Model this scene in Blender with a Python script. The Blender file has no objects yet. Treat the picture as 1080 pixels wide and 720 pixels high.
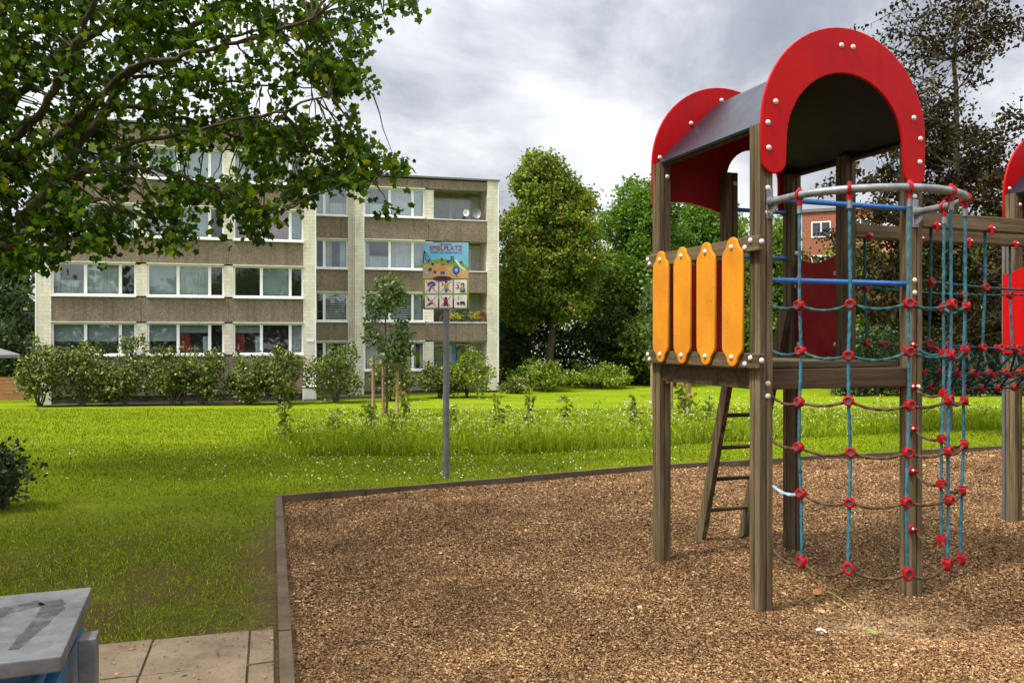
import bpy, bmesh, math, random
import numpy as np
from mathutils import Vector, Matrix
random.seed(7); RNG = np.random.default_rng(11)
S = bpy.context.scene; C = S.collection
R = math.radians
F, HZ, EYE = 860.0, 356.0, 1.65

def P(px, py, d):
    return ((px-540)/F*d, d, EYE+(HZ-py)/F*d)
def sm(t): t = np.clip(t, 0, 1); return t*t*(3-2*t)
def ground(x, y):
    x = np.asarray(x, float); y = np.asarray(y, float)
    st = 9.4+np.clip(x+1, 0, 9)*.42
    t = np.clip((y-st)/(36-st), 0, 1)
    return -1.32*(t*.75+.25*sm(t))*np.clip((y-st)/3, 0, 1)
def gz(x, y): return float(ground(x, y))

# ------------------------------------------------------------------ nodes
def new_mat(name):
    m = bpy.data.materials.new(name); m.use_nodes = True
    nt = m.node_tree; nt.nodes.clear()
    return m, nt
class N:
    def __init__(s, nt): s.nt = nt
    def n(s, typ, ins=None, **kw):
        nd = s.nt.nodes.new(typ)
        for k, v in kw.items(): setattr(nd, k, v)
        if ins:
            for k, v in ins.items():
                if isinstance(v, bpy.types.NodeSocket): s.nt.links.new(v, nd.inputs[k])
                else: nd.inputs[k].default_value = v
        return nd
    def ramp(s, fac, stops, interp='LINEAR'):
        nd = s.n('ShaderNodeValToRGB', {0: fac}); cr = nd.color_ramp; cr.interpolation = interp
        while len(cr.elements) < len(stops): cr.elements.new(.5)
        for e, (p, c) in zip(cr.elements, stops):
            e.position = p; e.color = (c[0], c[1], c[2], 1) if not isinstance(c, (int, float)) else (c, c, c, 1)
        return nd.outputs[0]
    def noise(s, vec, scale, detail=4, rough=.55, dist=0):
        return s.n('ShaderNodeTexNoise', {'Vector': vec, 'Scale': scale, 'Detail': detail, 'Roughness': rough, 'Distortion': dist}).outputs[0]
    def mix(s, f, a, b, mode='MIX'):
        nd = s.n('ShaderNodeMix', data_type='RGBA', blend_type=mode)
        for k, v in ((0, f), (6, a), (7, b)):
            if isinstance(v, bpy.types.NodeSocket): s.nt.links.new(v, nd.inputs[k])
            elif k == 0: nd.inputs[0].default_value = v
            else: nd.inputs[k].default_value = (v[0], v[1], v[2], 1)
        return nd.outputs[2]
    def math(s, op, a, b=0.0):
        return s.n('ShaderNodeMath', {0: a, 1: b}, operation=op).outputs[0]
    def coord(s, which='Object', scale=(1, 1, 1), rot=(0, 0, 0)):
        tc = s.n('ShaderNodeTexCoord').outputs[which]
        return s.n('ShaderNodeMapping', {'Vector': tc, 'Scale': scale, 'Rotation': rot}).outputs[0]
    def bump(s, h, strength=.3, dist=.01):
        return s.n('ShaderNodeBump', {'Height': h, 'Strength': strength, 'Distance': dist}).outputs[0]
    def out(s, sh): s.n('ShaderNodeOutputMaterial', {'Surface': sh})
    def pbr(s, col, rough=.6, metal=0.0, bump=None, spec=.5, **kw):
        ins = {'Roughness': rough, 'Metallic': metal, 'Specular IOR Level': spec}
        ins['Base Color'] = col if isinstance(col, bpy.types.NodeSocket) else (col[0], col[1], col[2], 1)
        if bump is not None: ins['Normal'] = bump
        ins.update(kw)
        return s.n('ShaderNodeBsdfPrincipled', ins).outputs[0]

def plain(name, col, rough=.5, metal=0.0, var=.12, scale=12, spec=.5, bump=.0):
    m, nt = new_mat(name); g = N(nt); v = g.coord()
    n1 = g.noise(v, scale, 5, .65)
    lo = tuple(c*(1-var*1.6) for c in col); hi = tuple(min(1, c*(1+var)) for c in col)
    c = g.ramp(n1, [(.28, lo), (.62, hi)])
    r = g.ramp(n1, [(.3, min(1, rough*1.2)), (.7, rough*.85)])
    b = g.bump(n1, bump, .004) if bump else None
    g.out(g.pbr(c, r, metal, b, spec)); return m

def wood(name, a, b, c, axis=2, rough=.8, green=.35):
    m, nt = new_mat(name); g = N(nt)
    sc = [26, 26, 26]; sc[axis] = 1.3
    v = g.coord('Object', tuple(sc))
    n1 = g.noise(v, 1.0, 6, .65, .6)
    n2 = g.noise(v, 4.5, 3, .6)
    big = g.noise(g.coord('Object', (2.2, 2.2, 2.2)), 1.4, 4, .6)
    col = g.ramp(n1, [(.28, a), (.48, b), (.72, c)])
    col = g.mix(g.ramp(n2, [(.3, .55), (.46, 0.0)]), col, tuple(x*.4 for x in a))
    alg = g.ramp(big, [(.46, 0.0), (.68, green)])
    col = g.mix(alg, col, (.085, .085, .03))
    oi = g.n('ShaderNodeObjectInfo').outputs['Random']
    col = g.mix(1.0, col, g.ramp(oi, [(0, .75), (1, 1.18)]), 'MULTIPLY')
    bp = g.bump(g.math('ADD', n1, g.math('MULTIPLY', n2, .4)), .5, .006)
    g.out(g.pbr(col, rough, 0, bp, .25)); return m

def leafmat(name, stops, trans=.3, rough=.5, spec=.35):
    m, nt = new_mat(name); g = N(nt)
    rnd = g.n('ShaderNodeNewGeometry').outputs['Random Per Island']
    col = g.ramp(rnd, stops)
    big = g.noise(g.coord('Object'), .55, 3, .6)
    col = g.mix(1.0, col, g.ramp(big, [(.35, (.78, .8, .75)), (.65, (1.15, 1.12, 1.0))]), 'MULTIPLY')
    a = g.pbr(col, rough, 0, None, spec)
    tcol = g.mix(1.0, col, (1.5, 1.55, .75), 'MULTIPLY')
    t = g.n('ShaderNodeBsdfTranslucent', {'Color': tcol}).outputs[0]
    g.out(g.n('ShaderNodeMixShader', {0: trans, 1: a, 2: t}).outputs[0]); return m

M = {}
M['wood_v'] = wood('weathered_wood_upright', (.034, .023, .013), (.115, .079, .043), (.24, .178, .102), 2, .82, .4)
M['wood_u'] = wood('weathered_wood_along', (.04, .027, .014), (.11, .075, .039), (.205, .148, .08), 0, .82, .45)
M['wood_w'] = wood('weathered_wood_across', (.04, .027, .014), (.11, .075, .039), (.205, .148, .08), 1, .82, .45)
M['wood_dark'] = wood('dark_damp_wood', (.03, .018, .01), (.07, .042, .022), (.12, .075, .04), 0, .8, .15)
M['stake'] = wood('pine_stake', (.2, .11, .055), (.32, .2, .105), (.42, .29, .17), 2, .8, .1)
def board_mat(name, a, b, rough, spec):
    m, nt = new_mat(name); g = N(nt); v = g.coord()
    n1 = g.noise(v, 3.2, 6, .65); col = g.ramp(n1, [(.3, a), (.7, b)])
    st = g.noise(g.coord('Object', (11, 11, .9)), 2.2, 5, .65); f = g.ramp(st, [(.54, 0.0), (.78, .45)])
    col = g.mix(f, col, tuple(x*.45+.004 for x in a))
    sp_k = g.ramp(g.noise(v, 70, 3, .7), [(.66, 0.0), (.74, .5)]); col = g.mix(sp_k, col, (.05, .012, .010))
    sc = g.noise(g.coord('Object', (3, 3, 60)), 3.0, 4, .7); r = g.ramp(sc, [(.35, rough*.8), (.65, min(1, rough*1.35))])
    g.out(g.pbr(col, r, 0, g.bump(g.noise(v, 120, 3), .06, .002), spec)); return m
M['red'] = board_mat('red_plastic_board', (.40, .0022, .0035), (.52, .003, .004), .42, .16)
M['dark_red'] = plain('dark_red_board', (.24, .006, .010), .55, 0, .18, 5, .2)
M['red_rubber'] = plain('red_connector', (.30, .007, .010), .5, 0, .4, 30, .2)
M['hole'] = plain('connector_bore', (.02, .06, .065), .6)
M['shell'] = plain('black_laminate', (.007, .009, .017), .36, 0, .4, 3, .42)
M['cap'] = plain('white_bolt_cap', (.62, .58, .5), .4, 0, .2, 60)
M['blue'] = plain('blue_painted_tube', (.02, .13, .42), .35, 0, .15, 9)
M['galv'] = plain('galvanised_steel', (.25, .26, .27), .5, .6, .25, 16)
M['pole'] = plain('grey_steel_pole', (.15, .155, .165), .5, .4, .2, 8)
M['rope_blue'] = plain('blue_rope', (.04, .13, .17), .85, 0, .35, 22, .1)
M['rope_green'] = plain('green_rope', (.03, .08, .08), .85, 0, .35, 22, .1)
M['rope_brown'] = plain('soiled_brown_rope', (.085, .055, .03), .9, 0, .35, 22, .1)
M['rope_dark'] = plain('dark_green_rope', (.025, .05, .045), .88, 0, .4, 22, .1)
M['rope_light'] = plain('pale_blue_rope', (.28, .38, .5), .85, 0, .3, 22, .1)
M['white'] = plain('white_window_plastic', (.8, .8, .79), .4, 0, .05, 3)
M['dark'] = plain('dark_interior', (.035, .033, .03), .8)
M['room'] = plain('room_wall', (.12, .11, .1), .9)
M['curtain'] = plain('white_net_curtain', (.58, .61, .63), .9, 0, .15, 1.5)
M['blind'] = plain('pale_roller_blind', (.42, .48, .49), .8, 0, .08, 1)
M['red_cloth'] = plain('red_curtain', (.35, .03, .03), .9)
M['pink_cloth'] = plain('pink_curtain', (.62, .42, .46), .9, 0, .1, 1)
M['roof'] = plain('roof_edge_metal', (.16, .15, .14), .5, .3)
M['bark'] = wood('grey_bark', (.04, .032, .022), (.09, .072, .048), (.16, .13, .085), 2, .9, .3)
M['bark_moss'] = wood('mossy_bark', (.028, .022, .014), (.062, .048, .028), (.11, .09, .045), 2, .9, .75)
M['yellow'] = None

def yellow_mat():
    m, nt = new_mat('yellow_plastic_board'); g = N(nt); v = g.coord()
    n1 = g.noise(v, 4, 5, .6)
    col = g.ramp(n1, [(.3, (.56, .19, .005)), (.65, (.70, .265, .007))])
    spk = g.n('ShaderNodeTexVoronoi', {'Vector': v, 'Scale': 55.0}).outputs[0]
    f = g.math('MULTIPLY', g.ramp(spk, [(.14, 1.0), (.22, 0.0)]), g.ramp(g.noise(v, 9, 3), [(.42, 0.0), (.56, 1.0)]))
    col = g.mix(f, col, (.22, .085, .01))
    st = g.noise(g.coord('Object', (9, 9, .8)), 2.5, 4, .6)
    col = g.mix(g.ramp(st, [(.52, 0.0), (.75, .4)]), col, (.45, .17, .01))
    g.out(g.pbr(col, .42, 0, g.bump(g.noise(v, 90, 3), .08, .002))); return m
M['yellow'] = yellow_mat()

def stone_mat():            # exposed aggregate concrete
    m, nt = new_mat('exposed_aggregate_concrete'); g = N(nt); v = g.coord()
    vo = g.n('ShaderNodeTexVoronoi', {'Vector': v, 'Scale': 30.0}).outputs[1]
    f = g.n('ShaderNodeSeparateColor', {0: vo}).outputs[0]
    col = g.ramp(f, [(0, (.15, .114, .08)), (.5, (.22, .172, .125)), (.85, (.25, .198, .146)), (1, (.32, .265, .20))])
    big = g.noise(g.coord('Object', (.6, .6, .35)), 1.4, 4)
    col = g.mix(1.0, col, g.ramp(big, [(.3, .8), (.7, 1.12)]), 'MULTIPLY')
    stk = g.noise(g.coord('Object', (5, 5, .25)), 1.2, 4, .7)
    col = g.mix(g.ramp(stk, [(.52, 0.0), (.74, .6)]), col, (.06, .048, .036))
    g.out(g.pbr(col, .9, 0, g.bump(f, .6, .02), .2)); return m
M['stone'] = stone_mat()

def cream_mat():
    m, nt = new_mat('cream_brick_tiles'); g = N(nt)
    v = g.coord('Object')
    # brick texture reads xy; feed (x+y, z)
    sx = g.n('ShaderNodeSeparateXYZ', {0: v})
    cv = g.n('ShaderNodeCombineXYZ', {0: g.math('ADD', sx.outputs[0], sx.outputs[1]), 1: sx.outputs[2], 2: 0.0}).outputs[0]
    b = g.n('ShaderNodeTexBrick', {'Vector': cv, 'Color1': (.66, .615, .525, 1), 'Color2': (.74, .70, .61, 1), 'Mortar': (.52, .47, .38, 1),
            'Scale': 1.0, 'Mortar Size': .012, 'Mortar Smooth': .5, 'Bias': 0.0, 'Brick Width': .5, 'Row Height': .165}, offset=.5)
    big = g.noise(g.coord('Object', (.7, .7, .5)), 1.3, 5, .65)
    col = g.mix(1.0, b.outputs[0], g.ramp(big, [(.3, (.78, .76, .7)), (.65, (1.08, 1.08, 1.06))]), 'MULTIPLY')
    dirt = g.noise(g.coord('Object', (3, 3, .4)), 1.6, 5, .7)
    col = g.mix(g.ramp(dirt, [(.55, 0.0), (.8, .5)]), col, (.2, .18, .13))
    g.out(g.pbr(col, .8, 0, g.bump(b.outputs[1], -.4, .02), .3)); return m
M['cream'] = cream_mat()
M['cream_plain'] = plain('cream_render', (.56, .54, .48), .85, 0, .15, 2)
M['plinth'] = plain('dark_plinth', (.06, .055, .05), .9, 0, .3, 3)
M['brick_red'] = plain('red_brick', (.27, .095, .05), .9, 0, .35, 9)
M['white_wall'] = plain('white_rendered_wall', (.6, .6, .58), .85, 0, .08, 1)

def glass_mat(name, refl=.26, tint=(.8, .86, .86)):
    m, nt = new_mat(name); g = N(nt)
    gl = g.n('ShaderNodeBsdfGlossy', {'Color': (.8, .84, .88, 1), 'Roughness': .02}).outputs[0]
    tr = g.n('ShaderNodeBsdfTransparent', {'Color': (*tint, 1)}).outputs[0]
    g.out(g.n('ShaderNodeMixShader', {0: refl, 1: tr, 2: gl}).outputs[0]); return m
M['glass'] = glass_mat('window_glass')
M['glass_dark'] = glass_mat('dark_window_glass', .2, (.6, .64, .64))

# ------------------------------------------------------------------ mesh builder
class MB:
    def __init__(s): s.v = []; s.f = []; s.m = []; s.mi = 0
    def add(s, vs, fs):
        o = len(s.v); s.v += [tuple(v) for v in vs]
        s.f += [tuple(i+o for i in f) for f in fs]; s.m += [s.mi]*len(fs); return s
    def box(s, x0, x1, y0, y1, z0, z1, mat=None):
        vs = [Vector(p) for p in ((x0,y0,z0),(x1,y0,z0),(x1,y1,z0),(x0,y1,z0),(x0,y0,z1),(x1,y0,z1),(x1,y1,z1),(x0,y1,z1))]
        if mat: vs = [mat @ v for v in vs]
        return s.add(vs, [(3,2,1,0),(4,5,6,7),(0,1,5,4),(1,2,6,5),(2,3,7,6),(3,0,4,7)])
    def cbox(s, x0, x1, y0, y1, z0, z1, b=.004, mat=None):      # box with chamfered edges
        bm = bmesh.new(); bmesh.ops.create_cube(bm, size=1)
        bmesh.ops.scale(bm, vec=(x1-x0, y1-y0, z1-z0), verts=bm.verts)
        bmesh.ops.translate(bm, vec=((x0+x1)/2, (y0+y1)/2, (z0+z1)/2), verts=bm.verts)
        bmesh.ops.bevel(bm, geom=bm.edges[:], offset=b, segments=2, affect='EDGES', profile=.6)
        if mat: bmesh.ops.transform(bm, matrix=mat, verts=bm.verts)
        bm.verts.index_update()
        s.add([v.co[:] for v in bm.verts], [[v.index for v in f.verts] for f in bm.faces]); bm.free(); return s
    def tube(s, pts, r, seg=8, cap=True, lobes=0, twist=0, amp=.0):
        pts = [Vector(p) for p in pts]; n = len(pts)
        rs = r if isinstance(r, (list, tuple)) else [r]*n
        up = None; rings = []; L = 0
        for i, p in enumerate(pts):
            t = (pts[min(i+1, n-1)]-pts[max(i-1, 0)]).normalized()
            if i: L += (p-pts[i-1]).length
            if up is None:
                a = Vector((0, 0, 1)) if abs(t.z) < .9 else Vector((1, 0, 0))
                up = (a - t*a.dot(t)).normalized()
            else:
                up = up - t*up.dot(t)
                up = up.normalized() if up.length > 1e-6 else t.orthogonal().normalized()
            sd = t.cross(up); ring = []
            for k in range(seg):
                a = 2*math.pi*k/seg
                rr = rs[i]*(1+amp*math.cos(lobes*a-twist*L)) if lobes else rs[i]
                ring.append(p+up*math.cos(a)*rr+sd*math.sin(a)*rr)
            rings.append(ring)
        vs = [v for rg in rings for v in rg]; fs = []
        for i in range(n-1):
            for k in range(seg):
                a = i*seg+k; b = i*seg+(k+1) % seg
                fs.append((a, b, b+seg, a+seg))
        if cap: fs += [tuple(range(seg))[::-1], tuple(range((n-1)*seg, n*seg))]
        return s.add(vs, fs)
    def prism(s, poly, o, ax, ay, az, t):           # poly in (ax, ay) plane through o, thickness t along az
        o, ax, ay, az = map(Vector, (o, ax, ay, az)); n = len(poly)
        a = [o+ax*p[0]+ay*p[1] for p in poly]; b = [p+az*t for p in a]
        fs = [tuple(range(n))[::-1], tuple(range(n, 2*n))]
        fs += [(i, (i+1) % n, (i+1) % n+n, i+n) for i in range(n)]
        return s.add(a+b, fs)
    def sphere(s, c, r, seg=10, rings=6, sq=(1, 1, 1)):
        vs = []; fs = []
        for i in range(rings+1):
            th = math.pi*i/rings
            for k in range(seg):
                a = 2*math.pi*k/seg
                vs.append((c[0]+r*sq[0]*math.sin(th)*math.cos(a), c[1]+r*sq[1]*math.sin(th)*math.sin(a), c[2]+r*sq[2]*math.cos(th)))
        for i in range(rings):
            for k in range(seg):
                a = i*seg+k; b = i*seg+(k+1) % seg
                fs.append((a, a+seg, b+seg, b))
        return s.add(vs, fs)
    def torus(s, c, nrm, R_, r, seg=14, sg=7):
        nrm = Vector(nrm).normalized(); a = nrm.orthogonal().normalized(); b = nrm.cross(a); c = Vector(c); vs = []; fs = []
        for i in range(seg):
            t = 2*math.pi*i/seg; d = a*math.cos(t)+b*math.sin(t)
            for k in range(sg):
                p = 2*math.pi*k/sg; vs.append(c+d*(R_+r*math.cos(p))+nrm*r*math.sin(p))
        for i in range(seg):
            for k in range(sg):
                fs.append((i*sg+k, ((i+1) % seg)*sg+k, ((i+1) % seg)*sg+(k+1) % sg, i*sg+(k+1) % sg))
        return s.add(vs, fs)
    def build(s, name, mats, parent=None, smooth=False):
        me = bpy.data.meshes.new(name); me.from_pydata(s.v, [], s.f)
        mats = mats if isinstance(mats, (list, tuple)) else [mats]
        for m in mats: me.materials.append(m)
        if len(mats) > 1: me.polygons.foreach_set('material_index', s.m)
        bm = bmesh.new(); bm.from_mesh(me); bmesh.ops.recalc_face_normals(bm, faces=bm.faces); bm.to_mesh(me); bm.free()
        if smooth:
            me.polygons.foreach_set('use_smooth', [True]*len(me.polygons))
            try: me.set_sharp_from_angle(angle=R(40))
            except Exception: pass
        o = bpy.data.objects.new(name, me); C.objects.link(o)
        if parent: o.parent = parent
        return o

def np_mesh(name, verts, k, mat, parent=None, mats=None, midx=None):      # verts (n*k,3): n faces of k corners each
    n = len(verts)//k; me = bpy.data.meshes.new(name)
    me.vertices.add(n*k); me.vertices.foreach_set('co', np.ascontiguousarray(verts, dtype=np.float32).ravel())
    me.loops.add(n*k); me.loops.foreach_set('vertex_index', np.arange(n*k, dtype=np.int32))
    me.polygons.add(n); me.polygons.foreach_set('loop_start', np.arange(0, n*k, k, dtype=np.int32))
    try: me.polygons.foreach_set('loop_total', np.full(n, k, dtype=np.int32))
    except Exception: pass
    for m in (mats or [mat]): me.materials.append(m)
    if midx is not None: me.polygons.foreach_set('material_index', np.asarray(midx, np.int32))
    me.update(calc_edges=True)
    o = bpy.data.objects.new(name, me); C.objects.link(o)
    if parent: o.parent = parent
    return o

def tag(o, label=None, cat=None, group=None, kind=None):
    if label: o['label'] = label
    if cat: o['category'] = cat
    if group: o['group'] = group
    if kind: o['kind'] = kind
    return o
def empty(name, loc, rz=0, label=None, cat=None, group=None):
    o = bpy.data.objects.new(name, None); C.objects.link(o); o.location = loc; o.rotation_euler = (0, 0, rz)
    o.empty_display_size = .2
    return tag(o, label, cat, group)
def share(src, name, parent, loc=(0, 0, 0), rot=(0, 0, 0), scale=(1, 1, 1)):
    o = bpy.data.objects.new(name, src); C.objects.link(o); o.parent = parent
    o.location = loc; o.rotation_euler = rot; o.scale = scale; return o

# ------------------------------------------------------------------ leaves
LEAF = np.array([(0, 0, 0), (.45, .5, .06), (1, 0, -.05), (.45, -.5, .06)])
OVAL = np.array([(0, 0, 0), (.25, .42, .05), (.65, .45, .06), (1, 0, -.05), (.65, -.45, .06), (.25, -.42, .05)])
MAPLE = np.array([(.06, 0, 0), (-.06, .34, .06), (.24, .40, .08), (.52, .56, -.06), (.66, .30, .07), (1, 0, -.14), (.66, -.30, .07), (.52, -.56, -.06), (.24, -.40, .08), (-.06, -.34, .06)])
def unit(a): return a/np.maximum(np.linalg.norm(a, axis=1, keepdims=True), 1e-9)
def leaf_verts(c, length, width, tpl=LEAF, droop=.3, up=.6, rng=RNG):
    n = len(c)
    d = rng.normal(size=(n, 3)); d[:, 2] -= droop; d = unit(d)
    nr = rng.normal(size=(n, 3)); nr[:, 2] += up; nr = nr-d*np.sum(nr*d, axis=1, keepdims=True); nr = unit(nr)
    sd = np.cross(nr, d)
    l = (length*rng.uniform(.65, 1.3, n))[:, None, None] if np.isscalar(length) else length[:, None, None]
    k = len(tpl); w = l*(width/(length if np.isscalar(length) else 1))
    v = c[:, None, :]+d[:, None, :]*tpl[None, :, 0:1]*l+sd[:, None, :]*tpl[None, :, 1:2]*w+nr[:, None, :]*tpl[None, :, 2:3]*l
    return v.reshape(n*k, 3)
def blob_pts(blobs, spread, per, rng=RNG):
    out = []
    for (x, y, z, rx, ry, rz, n) in blobs:
        d = unit(rng.normal(size=(n, 3))); r = rng.uniform(.12, 1, (n, 1))**.45
        c = np.array([x, y, z])+d*r*np.array([rx, ry, rz])
        c = np.repeat(c, per, axis=0); c = c+rng.normal(size=c.shape)*spread*np.array([1, 1, .7])
        out.append(c)
    return np.concatenate(out)
def curve_pts(a, b, n=6, sag=0., jit=0., rng=random):
    a, b = Vector(a), Vector(b); pts = []
    for i in range(n+1):
        t = i/n; p = a.lerp(b, t); p.z -= sag*4*t*(1-t)
        if 0 < i < n and jit: p += Vector((rng.uniform(-jit, jit), rng.uniform(-jit, jit), rng.uniform(-jit, jit)))
        pts.append(p)
    return pts

def blob_tree(name, label, x, y, h_trunk, r, blobs, leaf, per, spread, mat, bark, lean=(0, 0), group=None, cat='tree', tpl=LEAF, twigs=True):
    z0 = gz(x, y); root = empty(name, (x, y, z0), 0, label, cat, group)
    top = Vector((lean[0], lean[1], h_trunk)); mb = MB()
    mb.tube(curve_pts((0, 0, -.15), top, 7, 0, r*.35), [r*1.35, r*1.05]+[r*(.95-.1*i) for i in range(6)], 10)
    for (bx, by, bz, rx, ry, rz, n) in blobs:
        st = top*random.uniform(.62, .98)
        mb.tube(curve_pts(st, (bx, by, bz), 5, -.1*h_trunk*.3, .12*r*4), [r*.5, r*.42, r*.33, r*.24, r*.15, r*.05], 6)
        if twigs:
            for k in range(5):
                d = Vector((random.gauss(0, 1), random.gauss(0, 1), random.gauss(0, .8))).normalized()
                e = Vector((bx, by, bz))+Vector((d.x*rx, d.y*ry, d.z*rz))*.85
                m_ = st.lerp(Vector((bx, by, bz)), random.uniform(.5, 1))
                mb.tube(curve_pts(m_, e, 4, 0, .15), [r*.2, r*.15, r*.1, r*.07, r*.03], 5)
    mb.build('trunk', bark, root, True)
    c = blob_pts(blobs, spread, per)
    v = leaf_verts(c, leaf, leaf*.8, tpl)
    np_mesh('crown', v, len(tpl), mat, root)
    return root

# ================================================================== SKY, SUN, CAMERA
SUN_EL, SUN_AZ = R(58), R(240)       # azimuth measured clockwise from +Y: light from the left, a little behind the camera
w = bpy.data.worlds.new('World'); S.world = w; w.use_nodes = True; nt = w.node_tree; nt.nodes.clear(); g = N(nt)
sky = g.n('ShaderNodeTexSky', sky_type='NISHITA', sun_disc=False, sun_elevation=SUN_EL, sun_rotation=SUN_AZ, air_density=1.0, dust_density=2.0)
dirv = g.n('ShaderNodeTexCoord').outputs['Generated']
sp = g.n('ShaderNodeSeparateXYZ', {0: dirv})
zz = g.math('ADD', g.math('MAXIMUM', sp.outputs[2], 0.0), .42)
cv = g.n('ShaderNodeCombineXYZ', {0: g.math('DIVIDE', sp.outputs[0], zz), 1: g.math('DIVIDE', sp.outputs[1], zz), 2: 2.6}).outputs[0]
n1 = g.noise(cv, 1.0, 8, .55, .35); n2 = g.noise(cv, 3.6, 6, .58, .25)
f = g.math('ADD', g.math('MULTIPLY', n1, .72), g.math('MULTIPLY', n2, .28))
cl = g.ramp(f, [(.34, (2.3, 2.5, 2.95)), (.41, (3.6, 3.85, 4.35)), (.47, (5.9, 6.1, 6.5)), (.525, (8.2, 8.3, 8.5)), (.62, (9.6, 9.65, 9.7))])
# an overcast sky is brightest overhead; thinner, brighter cloud towards the sun (left and behind the camera)
sd = Vector((math.sin(SUN_AZ)*math.cos(SUN_EL), math.cos(SUN_AZ)*math.cos(SUN_EL), math.sin(SUN_EL)))
dt = g.n('ShaderNodeVectorMath', {0: dirv, 1: sd[:]}, operation='DOT_PRODUCT').outputs['Value']
br = g.ramp(dt, [(.1, .5), (.55, .62), (1.0, 1.0)])
br = g.math('MULTIPLY', br, 1.42)
br = g.math('MULTIPLY', br, g.math('ADD', .74, g.math('MULTIPLY', g.math('MAXIMUM', sp.outputs[2], 0.0), 1.35)))
cl = g.n('ShaderNodeVectorMath', {0: cl, 'Scale': br}, operation='SCALE').outputs[0]
cl = g.mix(.95, sky.outputs[0], cl)
bg = g.n('ShaderNodeBackground', {'Color': cl, 'Strength': .1})
g.n('ShaderNodeOutputWorld', {'Surface': bg.outputs[0]})
sl = bpy.data.lights.new('sun', 'SUN'); sl.energy = 3.0; sl.angle = R(9); sl.color = (1.0, .95, .86)
so = bpy.data.objects.new('sun', sl); C.objects.link(so)
so.rotation_euler = (-sd).to_track_quat('-Z', 'Y').to_euler(); so.location = (-20, -10, 40)
cam = bpy.data.cameras.new('camera'); co = bpy.data.objects.new('camera', cam); C.objects.link(co)
cam.lens = F/1080*36; cam.sensor_width = 36; cam.shift_y = -4/1080; cam.clip_end = 2000; cam.clip_start = .05
co.location = (0, 0, EYE); co.rotation_euler = (R(90), 0, 0); S.camera = co
S.render.engine = 'CYCLES'
S.view_settings.view_transform = 'Standard'; S.view_settings.look = 'None'; S.view_settings.exposure = .80; S.view_settings.gamma = 1.0
S.view_settings.use_curve_mapping = False
S.cycles.max_bounces = 6; S.cycles.transparent_max_bounces = 12; S.cycles.caustics_reflective = False; S.cycles.caustics_refractive = False

# ================================================================== GROUND
PG = [(-2.37, 8.4), (1.85, 10.42), (13.0, 14.2)]           # back edge of the chip bed
LE = Vector((-1.04, 3.9)); CORN = Vector(PG[0])
lu = (CORN-LE).normalized()                               # left edge direction
NEAR = CORN-lu*14
BED = [NEAR, CORN, Vector(PG[1]), Vector(PG[2]), Vector((13, -6)), ]
def inside_bed(x, y, m=0.0):
    x = np.asarray(x, float); y = np.asarray(y, float); ok = np.ones(np.broadcast(x, y).shape, bool)
    for a, b in ((NEAR, CORN), (CORN, Vector(PG[1])), (Vector(PG[1]), Vector(PG[2])), (Vector(PG[2]), Vector((13, -6)))):
        d = (b-a).normalized(); nx, ny = d.y, -d.x          # right-hand side is inside
        ok &= ((x-a.x)*nx+(y-a.y)*ny) > m
    return ok

def lawn_mat():
    m, nt = new_mat('lawn_turf'); g = N(nt); v = g.coord()
    fine = g.noise(v, 16, 6, .75); mid = g.noise(v, 1.6, 5, .65); big = g.noise(v, .28, 4, .6)
    col = g.ramp(fine, [(.3, (.06, .10, .003)), (.5, (.17, .24, .005)), (.72, (.28, .345, .010))])
    col = g.mix(g.ramp(mid, [(.5, 0.0), (.72, .6)]), col, (.21, .26, .014))
    col = g.mix(g.ramp(big, [(.52, 0.0), (.7, .45)]), col, (.16, .28, .006))
    band = g.noise(g.coord('Object', (.12, .9, 1)), 1.0, 4, .6)
    col = g.mix(g.ramp(band, [(.52, 0.0), (.7, .55)]), col, (.28, .32, .025))
    col = g.mix(1.0, col, g.ramp(g.noise(g.coord('Object', (.5, 1.1, 1)), 1.0, 5, .65), [(.35, (.72, .76, .8)), (.62, (1.08, 1.04, 1.0))]), 'MULTIPLY')
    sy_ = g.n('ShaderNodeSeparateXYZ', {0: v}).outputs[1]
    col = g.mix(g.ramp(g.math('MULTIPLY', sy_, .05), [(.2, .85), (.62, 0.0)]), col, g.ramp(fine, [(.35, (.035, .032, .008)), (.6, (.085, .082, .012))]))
    # worn brown soil close to the path and the edging
    sx = g.n('ShaderNodeSeparateXYZ', {0: v})
    near = g.ramp(g.math('MULTIPLY', sx.outputs[1], .1), [(.45, 1.0), (.80, 0.0)])
    ed_ = g.math('ABSOLUTE', g.math('SUBTRACT', g.n('ShaderNodeVectorMath', {0: v, 1: (-lu.y, lu.x, 0)}, operation='DOT_PRODUCT').outputs['Value'], -lu.y*LE.x+lu.x*LE.y))
    strip = g.math('ADD', ed_, g.math('MULTIPLY', g.noise(v, 3.2, 5, .7), .9))
    strip = g.math('MULTIPLY', g.ramp(strip, [(.5, .95), (.82, 0.0)]), g.ramp(g.math('MULTIPLY', sx.outputs[1], .1), [(.62, 1.0), (.82, 0.0)]))
    col = g.mix(strip, col, g.ramp(g.noise(v, 30, 4, .7), [(.35, (.08, .052, .026)), (.65, (.21, .145, .075))]))
    soil = g.math('MULTIPLY', near, g.ramp(g.noise(v, 1.1, 5, .7), [(.38, 0.0), (.55, .95)]))
    col = g.mix(soil, col, (.085, .055, .025))
    g.out(g.pbr(col, .95, 0, g.bump(fine, .9, .05), .04)); return m
bm = bmesh.new()
def axis(a, b, near, far, lo, hi):
    out = []; x = a
    while x < b: out.append(x); x += near if lo < x < hi else far
    return out+[b]
xs = axis(-160, 170, .5, 8, -9, 15); ys = axis(-40, 240, .5, 6, -1, 40)
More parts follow.
